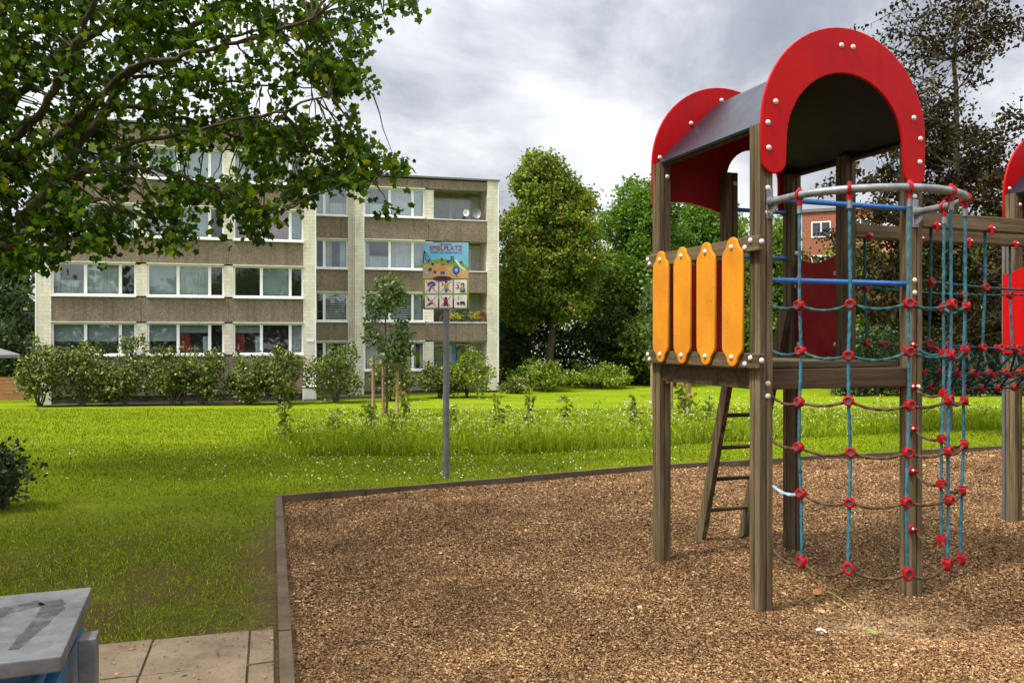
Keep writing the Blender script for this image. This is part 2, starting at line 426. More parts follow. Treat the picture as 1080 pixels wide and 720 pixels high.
vv = [[bm.verts.new((x, y, gz(x, y))) for x in xs] for y in ys]
for j in range(len(ys)-1):
    for i in range(len(xs)-1): bm.faces.new((vv[j][i], vv[j][i+1], vv[j+1][i+1], vv[j+1][i]))
for a, b in zip(BED, BED[1:]+BED[:1]):
    d = (b-a).normalized()
    geom = [f for f in bm.faces]+[e for e in bm.edges]+[v for v in bm.verts]
    bmesh.ops.bisect_plane(bm, geom=geom, dist=1e-5, plane_co=(a.x, a.y, 0), plane_no=(d.y, -d.x, 0))
dead = [f for f in bm.faces if inside_bed(f.calc_center_median().x, f.calc_center_median().y) and f.calc_center_median().y > -6]
bmesh.ops.delete(bm, geom=dead, context='FACES')
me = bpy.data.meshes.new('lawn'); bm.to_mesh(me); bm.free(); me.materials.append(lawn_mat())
me.polygons.foreach_set('use_smooth', [True]*len(me.polygons))
lawn = bpy.data.objects.new('lawn', me); C.objects.link(lawn); tag(lawn, 'mown green lawn sloping gently away to the apartment block', 'lawn', None, 'structure')

def bed_z(x, y):
    x = np.asarray(x, float); y = np.asarray(y, float)
    z = -.045+.018*np.sin(x*2.1+y*1.3)*np.sin(y*1.7-x*.6)+.010*np.sin(x*5.3-y*4.1)
    for (cx, cy, rr, dp) in ((2.6, 4.75, .7, .03), (1.75, 6.75, .5, .03), (2.0, 5.7, 1.1, .015)):
        z = z-dp*np.exp(-((x-cx)**2+(y-cy)**2)/rr**2)
    e = np.full(np.broadcast(x, y).shape, 9.0)
    for a, b in ((NEAR, CORN), (CORN, Vector(PG[1])), (Vector(PG[1]), Vector(PG[2]))):
        d = (b-a).normalized(); e = np.minimum(e, (x-a.x)*d.y-(y-a.y)*d.x)
    z = z+.055*sm((e-.05)/1.3)
    lim = ground(x, y); return z+np.minimum(lim, 0)
def chip_mat():
    m, nt = new_mat('wood_chip_bed'); g = N(nt); v = g.coord()
    vo = g.n('ShaderNodeTexVoronoi', {'Vector': g.coord('Object', (1, 1.3, 1)), 'Scale': 62.0, 'Randomness': 1.0})
    f = g.n('ShaderNodeSeparateColor', {0: vo.outputs[1]}).outputs[0]
    col = g.ramp(f, [(0, (.04, .02, .009)), (.4, (.13, .07, .031)), (.75, (.23, .135, .062)), (1, (.36, .235, .125))])
    big = g.noise(v, 1.3, 5, .65)
    col = g.mix(g.ramp(big, [(.42, .5), (.62, 0.0)]), col, (.06, .035, .018))
    sx = g.n('ShaderNodeVectorMath', {0: v, 1: (2.25, 4.72, 0)}, operation='DISTANCE').outputs['Value']
    sand = g.math('MULTIPLY', g.ramp(sx, [(.25, 1.0), (.7, 0.0)]), g.ramp(g.noise(v, 5, 4, .6), [(.30, 0.0), (.5, .95)]))
    col = g.mix(sand, col, (.42, .29, .175))
    g.out(g.pbr(col, .95, 0, g.bump(f, .9, .02), .1)); return m
gx = np.linspace(-4.5, 13, 120); gy = np.linspace(-6, 14.5, 140)
bm = bmesh.new()
vv = [[bm.verts.new((x, y, float(bed_z(x, y)))) for x in gx] for y in gy]
for j in range(len(gy)-1):
    for i in range(len(gx)-1): bm.faces.new((vv[j][i], vv[j][i+1], vv[j+1][i+1], vv[j+1][i]))
for a, b in zip(BED, BED[1:]+BED[:1]):
    d = (b-a).normalized(); geom = bm.faces[:]+bm.edges[:]+bm.verts[:]
    bmesh.ops.bisect_plane(bm, geom=geom, dist=1e-5, plane_co=(a.x, a.y, 0), plane_no=(d.y, -d.x, 0))
bmesh.ops.delete(bm, geom=[f for f in bm.faces if not inside_bed(f.calc_center_median().x, f.calc_center_median().y)], context='FACES')
me = bpy.data.meshes.new('ground'); bm.to_mesh(me); bm.free(); me.materials.append(chip_mat())
me.polygons.foreach_set('use_smooth', [True]*len(me.polygons))
bed = bpy.data.objects.new('ground', me); C.objects.link(bed); tag(bed, 'brown chip covered bed of the playground', 'ground', None, 'structure')

def in_view(x, y, m=60): px = 540+F*x/np.maximum(y, .1); return (px > -m) & (px < 1080+m) & (y > .5)
# loose chips
def chips(n):
    y = 3.3*np.exp(RNG.random(n*3)*math.log(14/3.3)); x = RNG.uniform(-.66, .66, n*3)*y
    ok = inside_bed(x, y, .03)&(y < 13.9); x = x[ok]; y = y[ok]
    dens = np.exp(-((x-2.2)**2/.30+(y-4.72)**2/.07))*(.75+.25*np.sin(x*9+y*14))
    k = RNG.random(len(x)) > dens*.93; x = x[k][:n]; y = y[k][:n]; n = len(x)
    z = bed_z(x, y)+RNG.uniform(.001, .011, n)
    c = np.stack([x, y, z], 1)
    d = RNG.normal(size=(n, 3)); d[:, 2] *= .3; d = unit(d)
    nr = RNG.normal(size=(n, 3))*.45; nr[:, 2] += 1; nr = unit(nr-d*np.sum(nr*d, 1, keepdims=True)); sd_ = np.cross(nr, d)
    l = RNG.gamma(3.2, .0021, n)[:, None]+.0028; w_ = l*RNG.uniform(.4, .85, n)[:, None]
    l = l*(1+np.maximum(y-5, 0)*.07)[:, None]; w_ = w_*(1+np.maximum(y-5, 0)*.08)[:, None]
    q = [c-d*l*.5-sd_*w_*.4, c+d*l*.5-sd_*w_*.5, c+d*l*.45+sd_*w_*.45, c-d*l*.5+sd_*w_*.5]
    return np.stack(q, 1).reshape(-1, 3)
def chipleaf():
    m, nt = new_mat('loose_wood_chip'); g = N(nt)
    rnd = g.n('ShaderNodeNewGeometry').outputs['Random Per Island']
    col = g.ramp(rnd, [(0, (.05, .024, .010)), (.25, (.15, .076, .030)), (.6, (.31, .168, .068)), (.9, (.45, .27, .118)), (1, (.62, .44, .25))])
    big = g.noise(g.coord('Object'), 1.1, 5, .65)
    col = g.mix(1.0, col, g.ramp(big, [(.36, (.6, .57, .54)), (.62, (1.1, 1.1, 1.1))]), 'MULTIPLY')
    g.out(g.pbr(col, .8, 0, None, .25)); return m
def slab_chips(n):
    a = t0-RNG.random(n)**1.6*1.6; b = .1+RNG.random(n)**1.5*2.6; x = LE.x+lu.x*a+ln.x*b; y = LE.y+lu.y*a+ln.y*b
    c = np.stack([x, y, np.full(n, .019)], 1); an = RNG.uniform(0, 6.28, n); d = np.stack([np.cos(an), np.sin(an), RNG.normal(0, .12, n)], 1); sd_ = np.stack([-np.sin(an), np.cos(an), RNG.normal(0, .15, n)], 1)
    l = (RNG.gamma(3, .0022, n)+.002)[:, None]; w_ = l*RNG.uniform(.4, .8, n)[:, None]
    return np.stack([c-d*l*.5-sd_*w_*.5, c+d*l*.5-sd_*w_*.4, c+d*l*.5+sd_*w_*.5, c-d*l*.5+sd_*w_*.4], 1).reshape(-1, 3)
ch = np_mesh('wood_chips', chips(640000), 4, chipleaf()); tag(ch, 'loose brown wood chips spread over the playground bed', 'wood chips', None, 'stuff')

# edging boards (the kerb of the bed)
def conc(name, col, var=.3):
    m, nt = new_mat(name); g = N(nt); v = g.coord()
    a = g.noise(v, 3, 6, .7); b = g.noise(v, 60, 3, .7)
    c = g.ramp(a, [(.3, tuple(x*(1-var) for x in col)), (.7, tuple(x*(1+var*.6) for x in col))])
    c = g.mix(g.ramp(b, [(.56, 0.0), (.7, .5)]), c, tuple(x*.35 for x in col))
    g.out(g.pbr(c, .9, 0, g.bump(b, .35, .004), .2)); return m
M['edging'] = conc('edging_board', (.115, .085, .052), .45)
M['slab'] = conc('concrete_paving_slab', (.225, .165, .105), .4)
mb = MB()
def edging(a, b, w_=.075):
    L = (b-a).length; n = max(1, round(L/1.0)); d = (b-a).normalized(); nn = Vector((-d.y, d.x))
    for i in range(n):
        p = a+d*(L*i/n+.006); q = a+d*(L*(i+1)/n-.006); z = .022+random.uniform(-.006, .006)
        pts = [p, q, q+nn*w_, p+nn*w_]
        vs = [(t.x, t.y, gz(t.x, t.y)+z-.22) for t in pts]+[(t.x, t.y, gz(t.x, t.y)+z) for t in pts]
        mb.add(vs, [(3,2,1,0),(4,5,6,7),(0,1,5,4),(1,2,6,5),(2,3,7,6),(3,0,4,7)])
edging(CORN-lu*13, CORN, .068); edging(CORN-(Vector(PG[1])-CORN).normalized()*.07, Vector(PG[1]), .05); edging(Vector(PG[1]), Vector(PG[2]), .05)
kerb = mb.build('kerb', M['edging']); tag(kerb, 'low weathered edging strip round the chip bed', 'kerb', None, 'structure')
# paving slabs left of the bed
mb = MB(); ln = Vector((-lu.y, lu.x))          # left of the edge
t0 = (Vector((-1.32, 4.62))-LE).dot(lu)
for r_ in range(16):
    for c_ in range(9):
        w0 = .09 if c_ == 0 else .09+.13+(c_-1)*.5
        w1 = .09+.13 if c_ == 0 else w0+.5
        a = LE+lu*(t0-(r_)*.5-.008+random.uniform(-.004, .004)); b = LE+lu*(t0-(r_+1)*.5+.008)
        q = [b+ln*(w0+.006), a+ln*(w0+.006), a+ln*(w1-.006), b+ln*(w1-.006)]
        zt = .012+random.uniform(-.004, .004)
        vs = [(t.x, t.y, -.05) for t in q]+[(t.x, t.y, zt+random.uniform(-.002, .002)) for t in q]
        mb.add(vs, [(3,2,1,0),(4,5,6,7),(0,1,5,4),(1,2,6,5),(2,3,7,6),(3,0,4,7)])
for (a_, b_) in ((0, 4.2),):
    q = [LE+lu*(t0-8.2)+ln*.088, LE+lu*(t0-.003)+ln*.088, LE+lu*(t0-.003)+ln*b_, LE+lu*(t0-8.2)+ln*b_]
    sb = MB(); sb.add([(t.x, t.y, .004) for t in q], [(0, 1, 2, 3)]); so_ = sb.build('soil', conc('joint_soil', (.07, .05, .03), .4)); tag(so_, 'dark soil in the joints of the paving', 'soil', None, 'structure')
pv = mb.build('pavement', M['slab']); tag(pv, 'square concrete paving slabs beside the chip bed', 'pavement', None, 'structure')
sc_ = np_mesh('stray_chips', slab_chips(1500), 4, bpy.data.materials['loose_wood_chip']); tag(sc_, 'stray wood chips and grit strewn on the paving slabs', 'wood chips', None, 'stuff')
def on_slabs(x, y):
    rx = x-LE.x; ry = y-LE.y
    a = rx*lu.x+ry*lu.y; b = rx*ln.x+ry*ln.y
    return (a < t0+.02) & (b > 0) & (b < 4.3)

# grass blades
M['grass'] = leafmat('grass_blade', [(0, (.03, .05, .002)), (.35, (.115, .165, .003)), (.7, (.225, .29, .007)), (.92, (.31, .34, .018)), (1, (.40, .34, .10))], .28, .8, .06)
def blades(x, y, h, wd, lean=.5, zoff=0):
    n = len(x); z = ground(x, y)+zoff; b = np.stack([x, y, z], 1)
    a = RNG.uniform(0, 2*np.pi, n); s_ = np.stack([np.cos(a), np.sin(a), np.zeros(n)], 1)
    ld = RNG.normal(size=(n, 3))*lean; ld[:, 2] = 1; ld = unit(ld)
    q = [b-s_*wd[:, None]*.5, b+s_*wd[:, None]*.5, b+ld*h[:, None]+s_*wd[:, None]*.06, b+ld*h[:, None]*.55-s_*wd[:, None]*.42]
    return np.stack(q, 1).reshape(-1, 3)
def patch(x, y):        # 0..1 bare patches
    return .5+.5*np.sin(x*1.9+1.3*np.sin(y*1.4))*np.sin(y*2.3+1.7*np.sin(x*1.1))
n = 420000
y = 4.0*np.exp(RNG.random(n)*math.log(32/4.0)); x = RNG.uniform(-.67, .66, n)*y
ok = ~inside_bed(x, y, -.085) & ~on_slabs(x, y)
x, y = x[ok], y[ok]
# thin grass near the path and the edging corner
pr = np.where(y < 8.5, np.clip(-.05+1.15*patch(x, y)+.25*np.sin(x*7+y*5), .10, 1), 1.0)
dline = np.abs((x-LE.x)*ln.x+(y-LE.y)*ln.y)
pr *= np.where((y < 7.2), np.clip(dline/.5, .12, 1), 1); k = RNG.random(len(x)) < pr; x, y = x[k], y[k]
h = RNG.gamma(6, .0047, len(x))*np.where(y < 8.5, .75+.25*y/8.5, 1)*(1+np.maximum(y-8, 0)*.035); wd = .0052*(y/5.0)**.75*RNG.uniform(.7, 1.4, len(x))
gr = np_mesh('grass', blades(x, y, h, wd, .7, -.004), 4, M['grass']); tag(gr, 'short mown grass blades covering the lawn', 'grass', None, 'stuff')
# tall meadow strip
def meadow(n):
    px = RNG.uniform(275, 1075, n); Y = RNG.uniform(0, 1, n)
    edge0 = 12.0+np.clip((px-560)/500, 0, 1)*3.3; d = edge0+Y*5.6; x = (px-540)/F*d
    den = np.clip((px-275)/70, .0, 1)*np.clip(1.25-np.abs(Y-.5)*1.1, 0, 1); k = RNG.random(n) < den
    return x[k], d[k]
x, y = meadow(90000)
h = RNG.gamma(5, .048, len(x))*(.55+.5*patch(x*.7, y*.9)); wd = RNG.uniform(.007, .018, len(x))
mm = leafmat('meadow_blade', [(0, (.11, .16, .006)), (.45, (.22, .31, .012)), (.8, (.33, .41, .025)), (1, (.46, .44, .12))], .4, .8, .06)
md = np_mesh('meadow_grass', blades(x, y, h, wd, .28), 4, mm); tag(md, 'strip of tall unmown meadow grass across the lawn', 'meadow grass', None, 'stuff')
x, y = meadow(4200); n_ = len(x); hp = RNG.gamma(6, .048, n_)*(.6+.6*patch(x*.7, y*.9))
xr = np.repeat(x, 9); yr = np.repeat(y, 9); t = RNG.random(len(xr)); zr = ground(xr, yr)+np.repeat(hp, 9)*t
c = np.stack([xr, yr, zr], 1)+RNG.normal(size=(len(xr), 3))*np.array([.05, .05, .02])
mh = leafmat('meadow_herb_leaf', [(0, (.10, .15, .01)), (.5, (.22, .31, .015)), (.85, (.36, .43, .03)), (1, (.55, .50, .08))], .4, .8, .06)
mo = np_mesh('meadow_herbs', leaf_verts(c, .075, .028, OVAL, -.6, .3), 6, mh); tag(mo, 'leafy herbs growing thickly through the meadow strip', 'herbs', None, 'stuff')
# blossoms in the strip and clover on the lawn
x, y = meadow(2300); z = ground(x, y)+RNG.gamma(9, .045, len(x)); c = np.stack([x, y, z], 1)
c = np.repeat(c, 3, 0)+RNG.normal(size=(len(c)*3, 3))*np.array([.05, .05, .012])
n2_ = 1500; px = np.clip(RNG.normal(440, 170, n2_), -50, 790); d = RNG.uniform(9.0, 13.0, n2_); xx = (px-540)/F*d
ok = ~inside_bed(xx, d, -.1) & (RNG.random(n2_) < .3+.7*patch(xx*.8, d*.8)); xx, d = xx[ok], d[ok]
c2 = np.stack([xx, d, ground(xx, d)+.05], 1)
cc = np.concatenate([c, c2]); fl = leaf_verts(cc, .024, .022, LEAF, 0, 3)
bl = leafmat('meadow_blossom', [(0, (.72, .72, .62)), (.8, (.62, .60, .42)), (.86, (.62, .48, .03)), (1, (.7, .55, .03))], .2, .7)
fo = np_mesh('wildflowers', fl, 4, bl); tag(fo, 'tiny white and yellow blossoms dotted over the meadow strip', 'wildflowers', None, 'stuff')

# ================================================================== PLAY TOWERS
TR = R(19.95); TC = Vector((1.855, 5.676, 0)); HS = .585; PT = 2.93
tu = Vector((math.cos(TR), math.sin(TR), 0)); tv = Vector((-math.sin(TR), math.cos(TR), 0))
U, V, Z = Vector((1, 0, 0)), Vector((0, 1, 0)), Vector((0, 0, 1))
_cap = MB(); _cap.sphere((0, 0, 0), .0175, 12, 8, (1, 1, .75)); _co = _cap.build('bolt_cap', M['cap'], None, True); CAP = _co.data; bpy.data.objects.remove(_co)
ROT = {'+u': (0, R(90), 0), '-u': (0, R(-90), 0), '-v': (R(90), 0, 0), '+v': (R(-90), 0, 0)}
def caps(parent, pts, face):
    for p in pts: share(CAP, 'bolt_cap', parent, p, ROT[face])
def post_profile(w_=.05):
    g_, d_, c_ = .007, .009, .006; out = []
    base = [(-w_+c_, -w_), (-g_, -w_), (-g_*.5, -w_+d_), (g_*.5, -w_+d_), (g_, -w_), (w_-c_, -w_)]
    for k in range(4):
        ca, sa = math.cos(k*math.pi/2), math.sin(k*math.pi/2)
        out += [(x*ca-y*sa, x*sa+y*ca) for x, y in base]
    return out
def post(parent, u, v, z0, z1, label=None):
    mb = MB(); mb.prism(post_profile(), (u, v, z0), U, V, Z, z1-z0)
    o = mb.build('post', M['wood_v'], parent)
    if label: o['label'] = label
    return o
def arch_poly(ro=.635, ri=.452, zt=3.57, zb=2.63, zin=2.835, n=28):
    zc = zt-ro; out = []
    for i in range(n+1): a = math.pi*i/n; out.append((ro*math.cos(a), zc+ro*math.sin(a)))          # +u .. -u over the top
    hw = (ro-ri)/2
    for i in range(1, 9): a = math.pi+math.pi*i/9; out.append((-ro+hw+hw*math.cos(a), zb+hw+hw*math.sin(a)))
    for i in range(n+1): a = math.pi-math.pi*i/n; out.append((ri*math.cos(a), zin+ri*math.sin(a)))
    for i in range(1, 9): a = math.pi+math.pi*i/9; out.append((ro-hw+hw*math.cos(a), zb+hw+hw*math.sin(a)))
    return out
def gable_poly(ro=.635, zt=3.57):       # closed gable with a doorway arch in its right half and a scalloped lower edge
    zc = zt-ro; out = []; n = 28
    for i in range(n+1): a = math.pi*i/n; out.append((ro*math.cos(a), zc+ro*math.sin(a)))
    for i in range(0, 13):
        t = i/12; u_ = -ro+(ro+.02)*t; out.append((u_, 2.635+.05*math.sin(math.pi*t)*(1-.3*t)-.045*t*t))
    out.append((.02, 2.85))
    for i in range(0, 15): a = math.pi-math.pi*i/14; out.append((.26+.24*math.cos(a), 2.87+.24*math.sin(a)))
    out += [(.50, 2.66), (.53, 2.62), (.58, 2.60), (.62, 2.62)]
    return out
def flat_board(name, poly, o, ax, ay, az, t, mat, parent, bev=.006):
    mb = MB(); mb.prism(poly, o, ax, ay, az, t); ob = mb.build(name, mat, parent)
    bm = bmesh.new(); bm.from_mesh(ob.data)
    es = [e for e in bm.edges if len(e.link_faces) == 2 and e.calc_face_angle(0) > R(50)]
    bmesh.ops.bevel(bm, geom=es, offset=bev, segments=2, affect='EDGES', profile=.5); bm.to_mesh(ob.data); bm.free()
    ob.data.set_sharp_from_angle(angle=R(30)); ob.data.polygons.foreach_set('use_smooth', [len(p.vertices) < 8 for p in ob.data.polygons]); return ob
def wavy_panel(name, parent, o, ax, az, w_, z0, z1, mat, t=.018, wv=1):
    poly = [(-w_/2, z0), (w_/2, z0)]+[(w_/2-w_*i/16, z1+.022*wv*math.cos(2*math.pi*i/16)) for i in range(17)]
    return flat_board(name, poly, o, ax, Z, az, t, mat, parent, .004)
def slat_poly(hw=.105, z0=1.472, z1=2.268):
    h_ = [(0, 0), (.024, -.005), (.043, -.018), (.053, -.036), (.058, -.052), (.068, -.066), (.084, -.078), (.098, -.096), (hw, -.118)]
    top = [(x, z1+z) for x, z in h_]; bot = [(x, z0-z) for x, z in reversed(h_)]
    right = top+bot
    return right+[(-x, z) for x, z in reversed(right) if x > 1e-6]

def play_tower(center, label, near):
    T = empty('play_tower', (center.x, center.y, 0), TR, label, 'climbing tower')
    for (u, v) in ((-HS, -HS), (-HS, HS), (HS, -HS), (HS, HS)):
        p = post(T, u, v, -.25, PT)
        if (u, v) == (-HS, -HS): caps(p, [(u+.012, v-.05, z) for z in (2.545, 2.40, 1.375, 1.30)], '-v')
        if (u, v) == (HS, -HS): caps(p, [(u-.02, v-.05, z) for z in (2.56, 2.44, 2.02, 1.94)]+[(u+.012, v-.05, 1.33)], '-v'); caps(p, [(u+.05, v+.01, z) for z in (2.56, 2.43)], '+u')
        if (u, v) == (-HS, HS): caps(p, [(u+.02, v-.05, z) for z in (2.83, 1.33)], '-v')
        if (u, v) == (HS, HS): caps(p, [(u+.0, v-.05, z) for z in (2.76, 2.31, 2.05, 1.56)], '-v')
    e = post(T, 0, HS, 1.36, 2.90); caps(e, [(.02, HS-.05, 2.82)], '-v')
    g_ = post(T, HS, 0, 1.36, 2.95)
    # roof: arch board, gable board, folded laminate sheet
    a = flat_board('arch_board', arch_poly(), (0, -HS-.052, 0), U, Z, -V, .02, M['red'], T)
    yb = -HS-.073
    caps(a, [(x, yb, z) for x, z in ((-.045, 3.455), (.045, 3.455), (-.535, 3.06), (-.59, 2.93), (-.585, 2.78), (.535, 3.06), (.59, 2.93), (.585, 2.78))], '-v')
    b = flat_board('gable_board', gable_poly(), (0, HS+.052, 0), U, Z, V, .02, M['red'], T)
    caps(b, [(x, HS+.051, z) for x, z in ((-.57, 2.99), (-.30, 3.27), (-.03, 3.47))], '-v')
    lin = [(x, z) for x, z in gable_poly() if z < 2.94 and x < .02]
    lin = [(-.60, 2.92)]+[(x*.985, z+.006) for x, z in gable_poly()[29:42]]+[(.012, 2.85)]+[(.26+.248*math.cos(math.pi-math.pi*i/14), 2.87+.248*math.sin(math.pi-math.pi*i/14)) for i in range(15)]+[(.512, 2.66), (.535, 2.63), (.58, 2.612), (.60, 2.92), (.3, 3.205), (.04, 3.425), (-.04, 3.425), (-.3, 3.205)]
    flat_board('gable_shade_panel', lin, (0, HS+.0505, 0), U, Z, -V, .006, M['dark_red'], T, .0015)  # added dark panel: roof shade on the gable's inner face, put into colour
    mb = MB(); t_ = .012; prof = [(-.615, 2.935), (-.3, 3.228), (-.10, 3.414), (-.04, 3.452), (0, 3.462), (.04, 3.452), (.10, 3.414), (.3, 3.228), (.615, 2.935)]
    poly = prof+[(x*.995, z-t_*1.4) for x, z in reversed(prof)]
    mb.prism(poly, (0, -HS-.05, 0), U, Z, V, 2*HS+.1); mb.build('roof_sheet', M['shell'], T)
    for s in (-1, 1): mb = MB(); mb.cbox(s*.58-.015, s*.58+.015, -HS+.052, HS-.052, 2.905, 2.925, .003); mb.build('eaves_batten', M['wood_dark'], T)
    # platform
    mb = MB()
    for i in range(9): v0 = -HS+.052+i*.119; mb.cbox(-HS+.052, HS-.052, v0, v0+.113, 1.462, 1.50, .004)
    mb.build('platform_deck', M['wood_u'], T)
    for q in (-1, 1):
        mb = MB(); mb.cbox(-HS+.052, HS-.052, q*HS-.025, q*HS+.025, 1.335, 1.458, .006); mb.build('frame_beam', M['wood_dark'], T)
        mb = MB(); mb.cbox(q*HS-.025, q*HS+.025, -HS+.052, HS-.052, 1.335, 1.458, .006); mb.build('side_beam', M['wood_dark'], T)
    if near:
        # guard rail side with four yellow boards
        for z0 in (2.165, 1.465):
            mb = MB(); mb.cbox(-HS-.052-.045, -HS-.052, -.69, .655, z0, z0+.092, .008); r_ = mb.build('guard_rail', M['wood_w'], T)
            caps(r_, [(-HS-.098, t, z0+.046+dz) for t, dz in ((-.615, .018), (-.56, -.02), (.615, .015), (.59, -.02))], '-u')
            caps(r_, [(-HS-.075, -.69, z0+.05)], '-v')
        for t in (-.454, -.166, .122, .405):
            y_ = flat_board('guard_board', slat_poly(), (-HS-.099, t, 0), V, Z, -U, .02, M['yellow'], T, .007)
            caps(y_, [(-HS-.12, t, z) for z in (2.205, 1.53)], '-u')
        for z in (2.49, 2.0):
            mb = MB(); mb.tube([(-HS+.05, -HS, z), (HS-.05, -HS, z)], .0165, 14); mb.build('safety_bar', M['blue'], T, True)
        for z in (2.63, 2.27):
            mb = MB(); mb.tube([(.05, HS, z), (HS-.05, HS, z)], .0165, 14); mb.build('grab_bar', M['blue'], T, True)
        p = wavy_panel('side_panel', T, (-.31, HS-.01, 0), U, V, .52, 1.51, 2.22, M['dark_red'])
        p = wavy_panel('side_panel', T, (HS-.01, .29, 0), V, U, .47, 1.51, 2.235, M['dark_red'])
        caps(p, [(HS-.012, t, z) for t in (.09, .49) for z in (2.12, 1.6)], '-u')
        # ladder leaning on the doorway
        for u in (.055, .475):
            mb = MB(); mt = Matrix.Translation((u, HS+.50, 0)) @ Matrix.Rotation(R(16.0), 4, 'X')
            mb.cbox(0, .045, -.045, .045, -.12, 1.95 if u > .3 else 1.62, .006, mt); mb.build('ladder_rail', M['wood_v'], T)
        for i in range(5):
            zr = .24+i*.265; vv_ = HS+.50-zr*math.tan(R(16.0))
            mb = MB(); mb.tube([(.098, vv_, zr), (.477, vv_, zr)], .017, 12); mb.build('rung', M['wood_dark'], T, True)
    else:
        wavy_panel('side_panel', T, (-HS-.06, .33, 0), V, -U, .60, 1.51, 2.25, M['red'], .018, -1.6)
        for (u, v) in ((-HS, 0),): post(T, u, v, 1.36, 2.92)
        mb = MB(); mb.tube([(-.64, HS+.05, -.25), (-.64, HS+.05, 2.5), (-.63, HS+.05, 2.68), (-.59, HS+.05, 2.75)], .017, 10); mb.build('steel_pole', M['pole'], T, True)
    return T
T1 = play_tower(TC, 'wooden play tower with yellow guard boards, red arched roof and a ladder', True)
T2C = TC+tu*3.6+tv*.03
T2 = play_tower(T2C, 'second wooden play tower cut off at the right edge, with a bright red panel', False)

# climbing net: hooped pipe, six ropes, six ringed cross ropes
NET = empty('climbing_net', (TC.x, TC.y, 0), TR, 'half-round climbing net of blue ropes hung from a bent grey pipe', 'climbing net')
def hoop(t, k=1.0, z=2.46):          # t 0..1 from the left post round to the right post
    r_ = HS-.02; out = .2
    L1 = out; L2 = math.pi*r_; tot = 2*L1+L2; s_ = t*tot
    if s_ < L1: p = (-r_, -HS-.055-s_)
    elif s_ > L1+L2: p = (r_, -HS-.055-(tot-s_))
    else:
        a = (s_-L1)/r_; p = (-r_*math.cos(a)-.045*math.sin(a)**2*(math.cos(a) < 0), -HS-.055-L1-r_*math.sin(a)*.84)
    return Vector((p[0]*k if k != 1 else p[0], p[1], z))
mb = MB(); mb.tube([hoop(i/60) for i in range(61)], .0225, 14)
pipe = mb.build('hoop_pipe', M['galv'], NET, True)
for s in (-1, 1):
    mb = MB(); mb.cbox(s*(HS-.02)-.022, s*(HS-.02)+.022, -HS-.062, -HS-.0515, 2.36, 2.54, .004); mb.tube([(s*(HS-.02), -HS-.062, 2.46), (s*(HS-.02), -HS-.09, 2.46)], .03, 14)
    mb.prism([(0, 2.37), (0, 2.44), (.07, 2.44), (.05, 2.40)], (s*(HS-.02)-.004, -HS-.062, 0), -V, Z, U, .008)
    mb.build('flange', M['galv'], pipe)
rows = [1.835, 1.565, 1.295, 1.025, .755, .38]
ts = [.125, .275, .425, .585, .725, .895]
_c = MB(); _c.torus((0, -.020, 0), (0, 1, 0), .026, .0105, 18, 8); _c.tube([(0, -.016, 0), (0, .022, 0)], .031, 14); _c.tube([(-.034, .002, 0), (.034, .002, 0)], .0185, 10); _c.tube([(0, .002, -.034), (0, .002, .034)], .0195, 10)
_c.mi = 1; _c.tube([(0, -.022, 0), (0, -.015, 0)], .020, 12)
_o = _c.build('rope_connector', [M['red_rubber'], M['hole']], None, True); CON = _o.data; bpy.data.objects.remove(_o)
_c = MB(); _c.sphere((0, 0, 0), .034, 12, 8, (1, .62, 1.15)); _c.tube([(.0, -.01, 0), (.05, -.012, -.012)], [.024, .014], 10); _c.mi = 1; _c.sphere((0, -.02, .004), .012, 8, 6)
_o = _c.build('rope_anchor', [M['red_rubber'], M['cap']], None, True); ANC = _o.data; bpy.data.objects.remove(_o)
def rope(name, pts, r, mat, parent):
    # resample so the twist of the strands shows
    ps = [Vector(p) for p in pts]; out = [ps[0]]
    for a, b in zip(ps, ps[1:]):
        n = max(1, int((b-a).length/.012))
        for i in range(1, n+1): out.append(a.lerp(b, i/n))
    mb = MB(); mb.tube(out, r, 9, True, 3, 95, .13); return mb.build(name, mat, parent, True)
def netpt(i, j):
    t = ts[i]; wob = .02*math.sin(i*2.3+j*1.7)
    p = hoop(t, 1, rows[j]+.012*math.sin(i*3.1+j*2.2))
    p += Vector((-p.x, -(p.y+HS), 0))*(.03*j/5)
    return p+Vector((wob, wob*.6, 0))
vropes = []
for i, t in enumerate(ts):
    top = hoop(t); pts = [top+Vector((0, 0, -.03))]+[netpt(i, j) for j in range(6)]
    sm_ = []
    for a, b in zip(pts, pts[1:]):
        for k in range(5): sm_.append(a.lerp(b, k/5))
    sm_.append(pts[-1]); v_ = rope('vertical_rope', sm_, .0088, M['rope_blue'], NET); vropes.append(v_)
    mb = MB(); mb.torus(top, (hoop(t+.01)-hoop(t-.01)), .026, .0095, 14, 7); mb.tube([top+Vector((0, 0, .02)), top+Vector((0, 0, .042))], [.017, .010], 10); mb.tube([top+Vector((0, 0, -.02)), top+Vector((0, 0, -.06))], .016, 10)
    mb.build('pipe_clamp', M['red_rubber'], v_, True)
    mb = MB(); mb.tube([top+Vector((0, 0, -.06)), top+Vector((0, 0, -.105))], .0145, 10); mb.build('ferrule', M['galv'], v_, True)
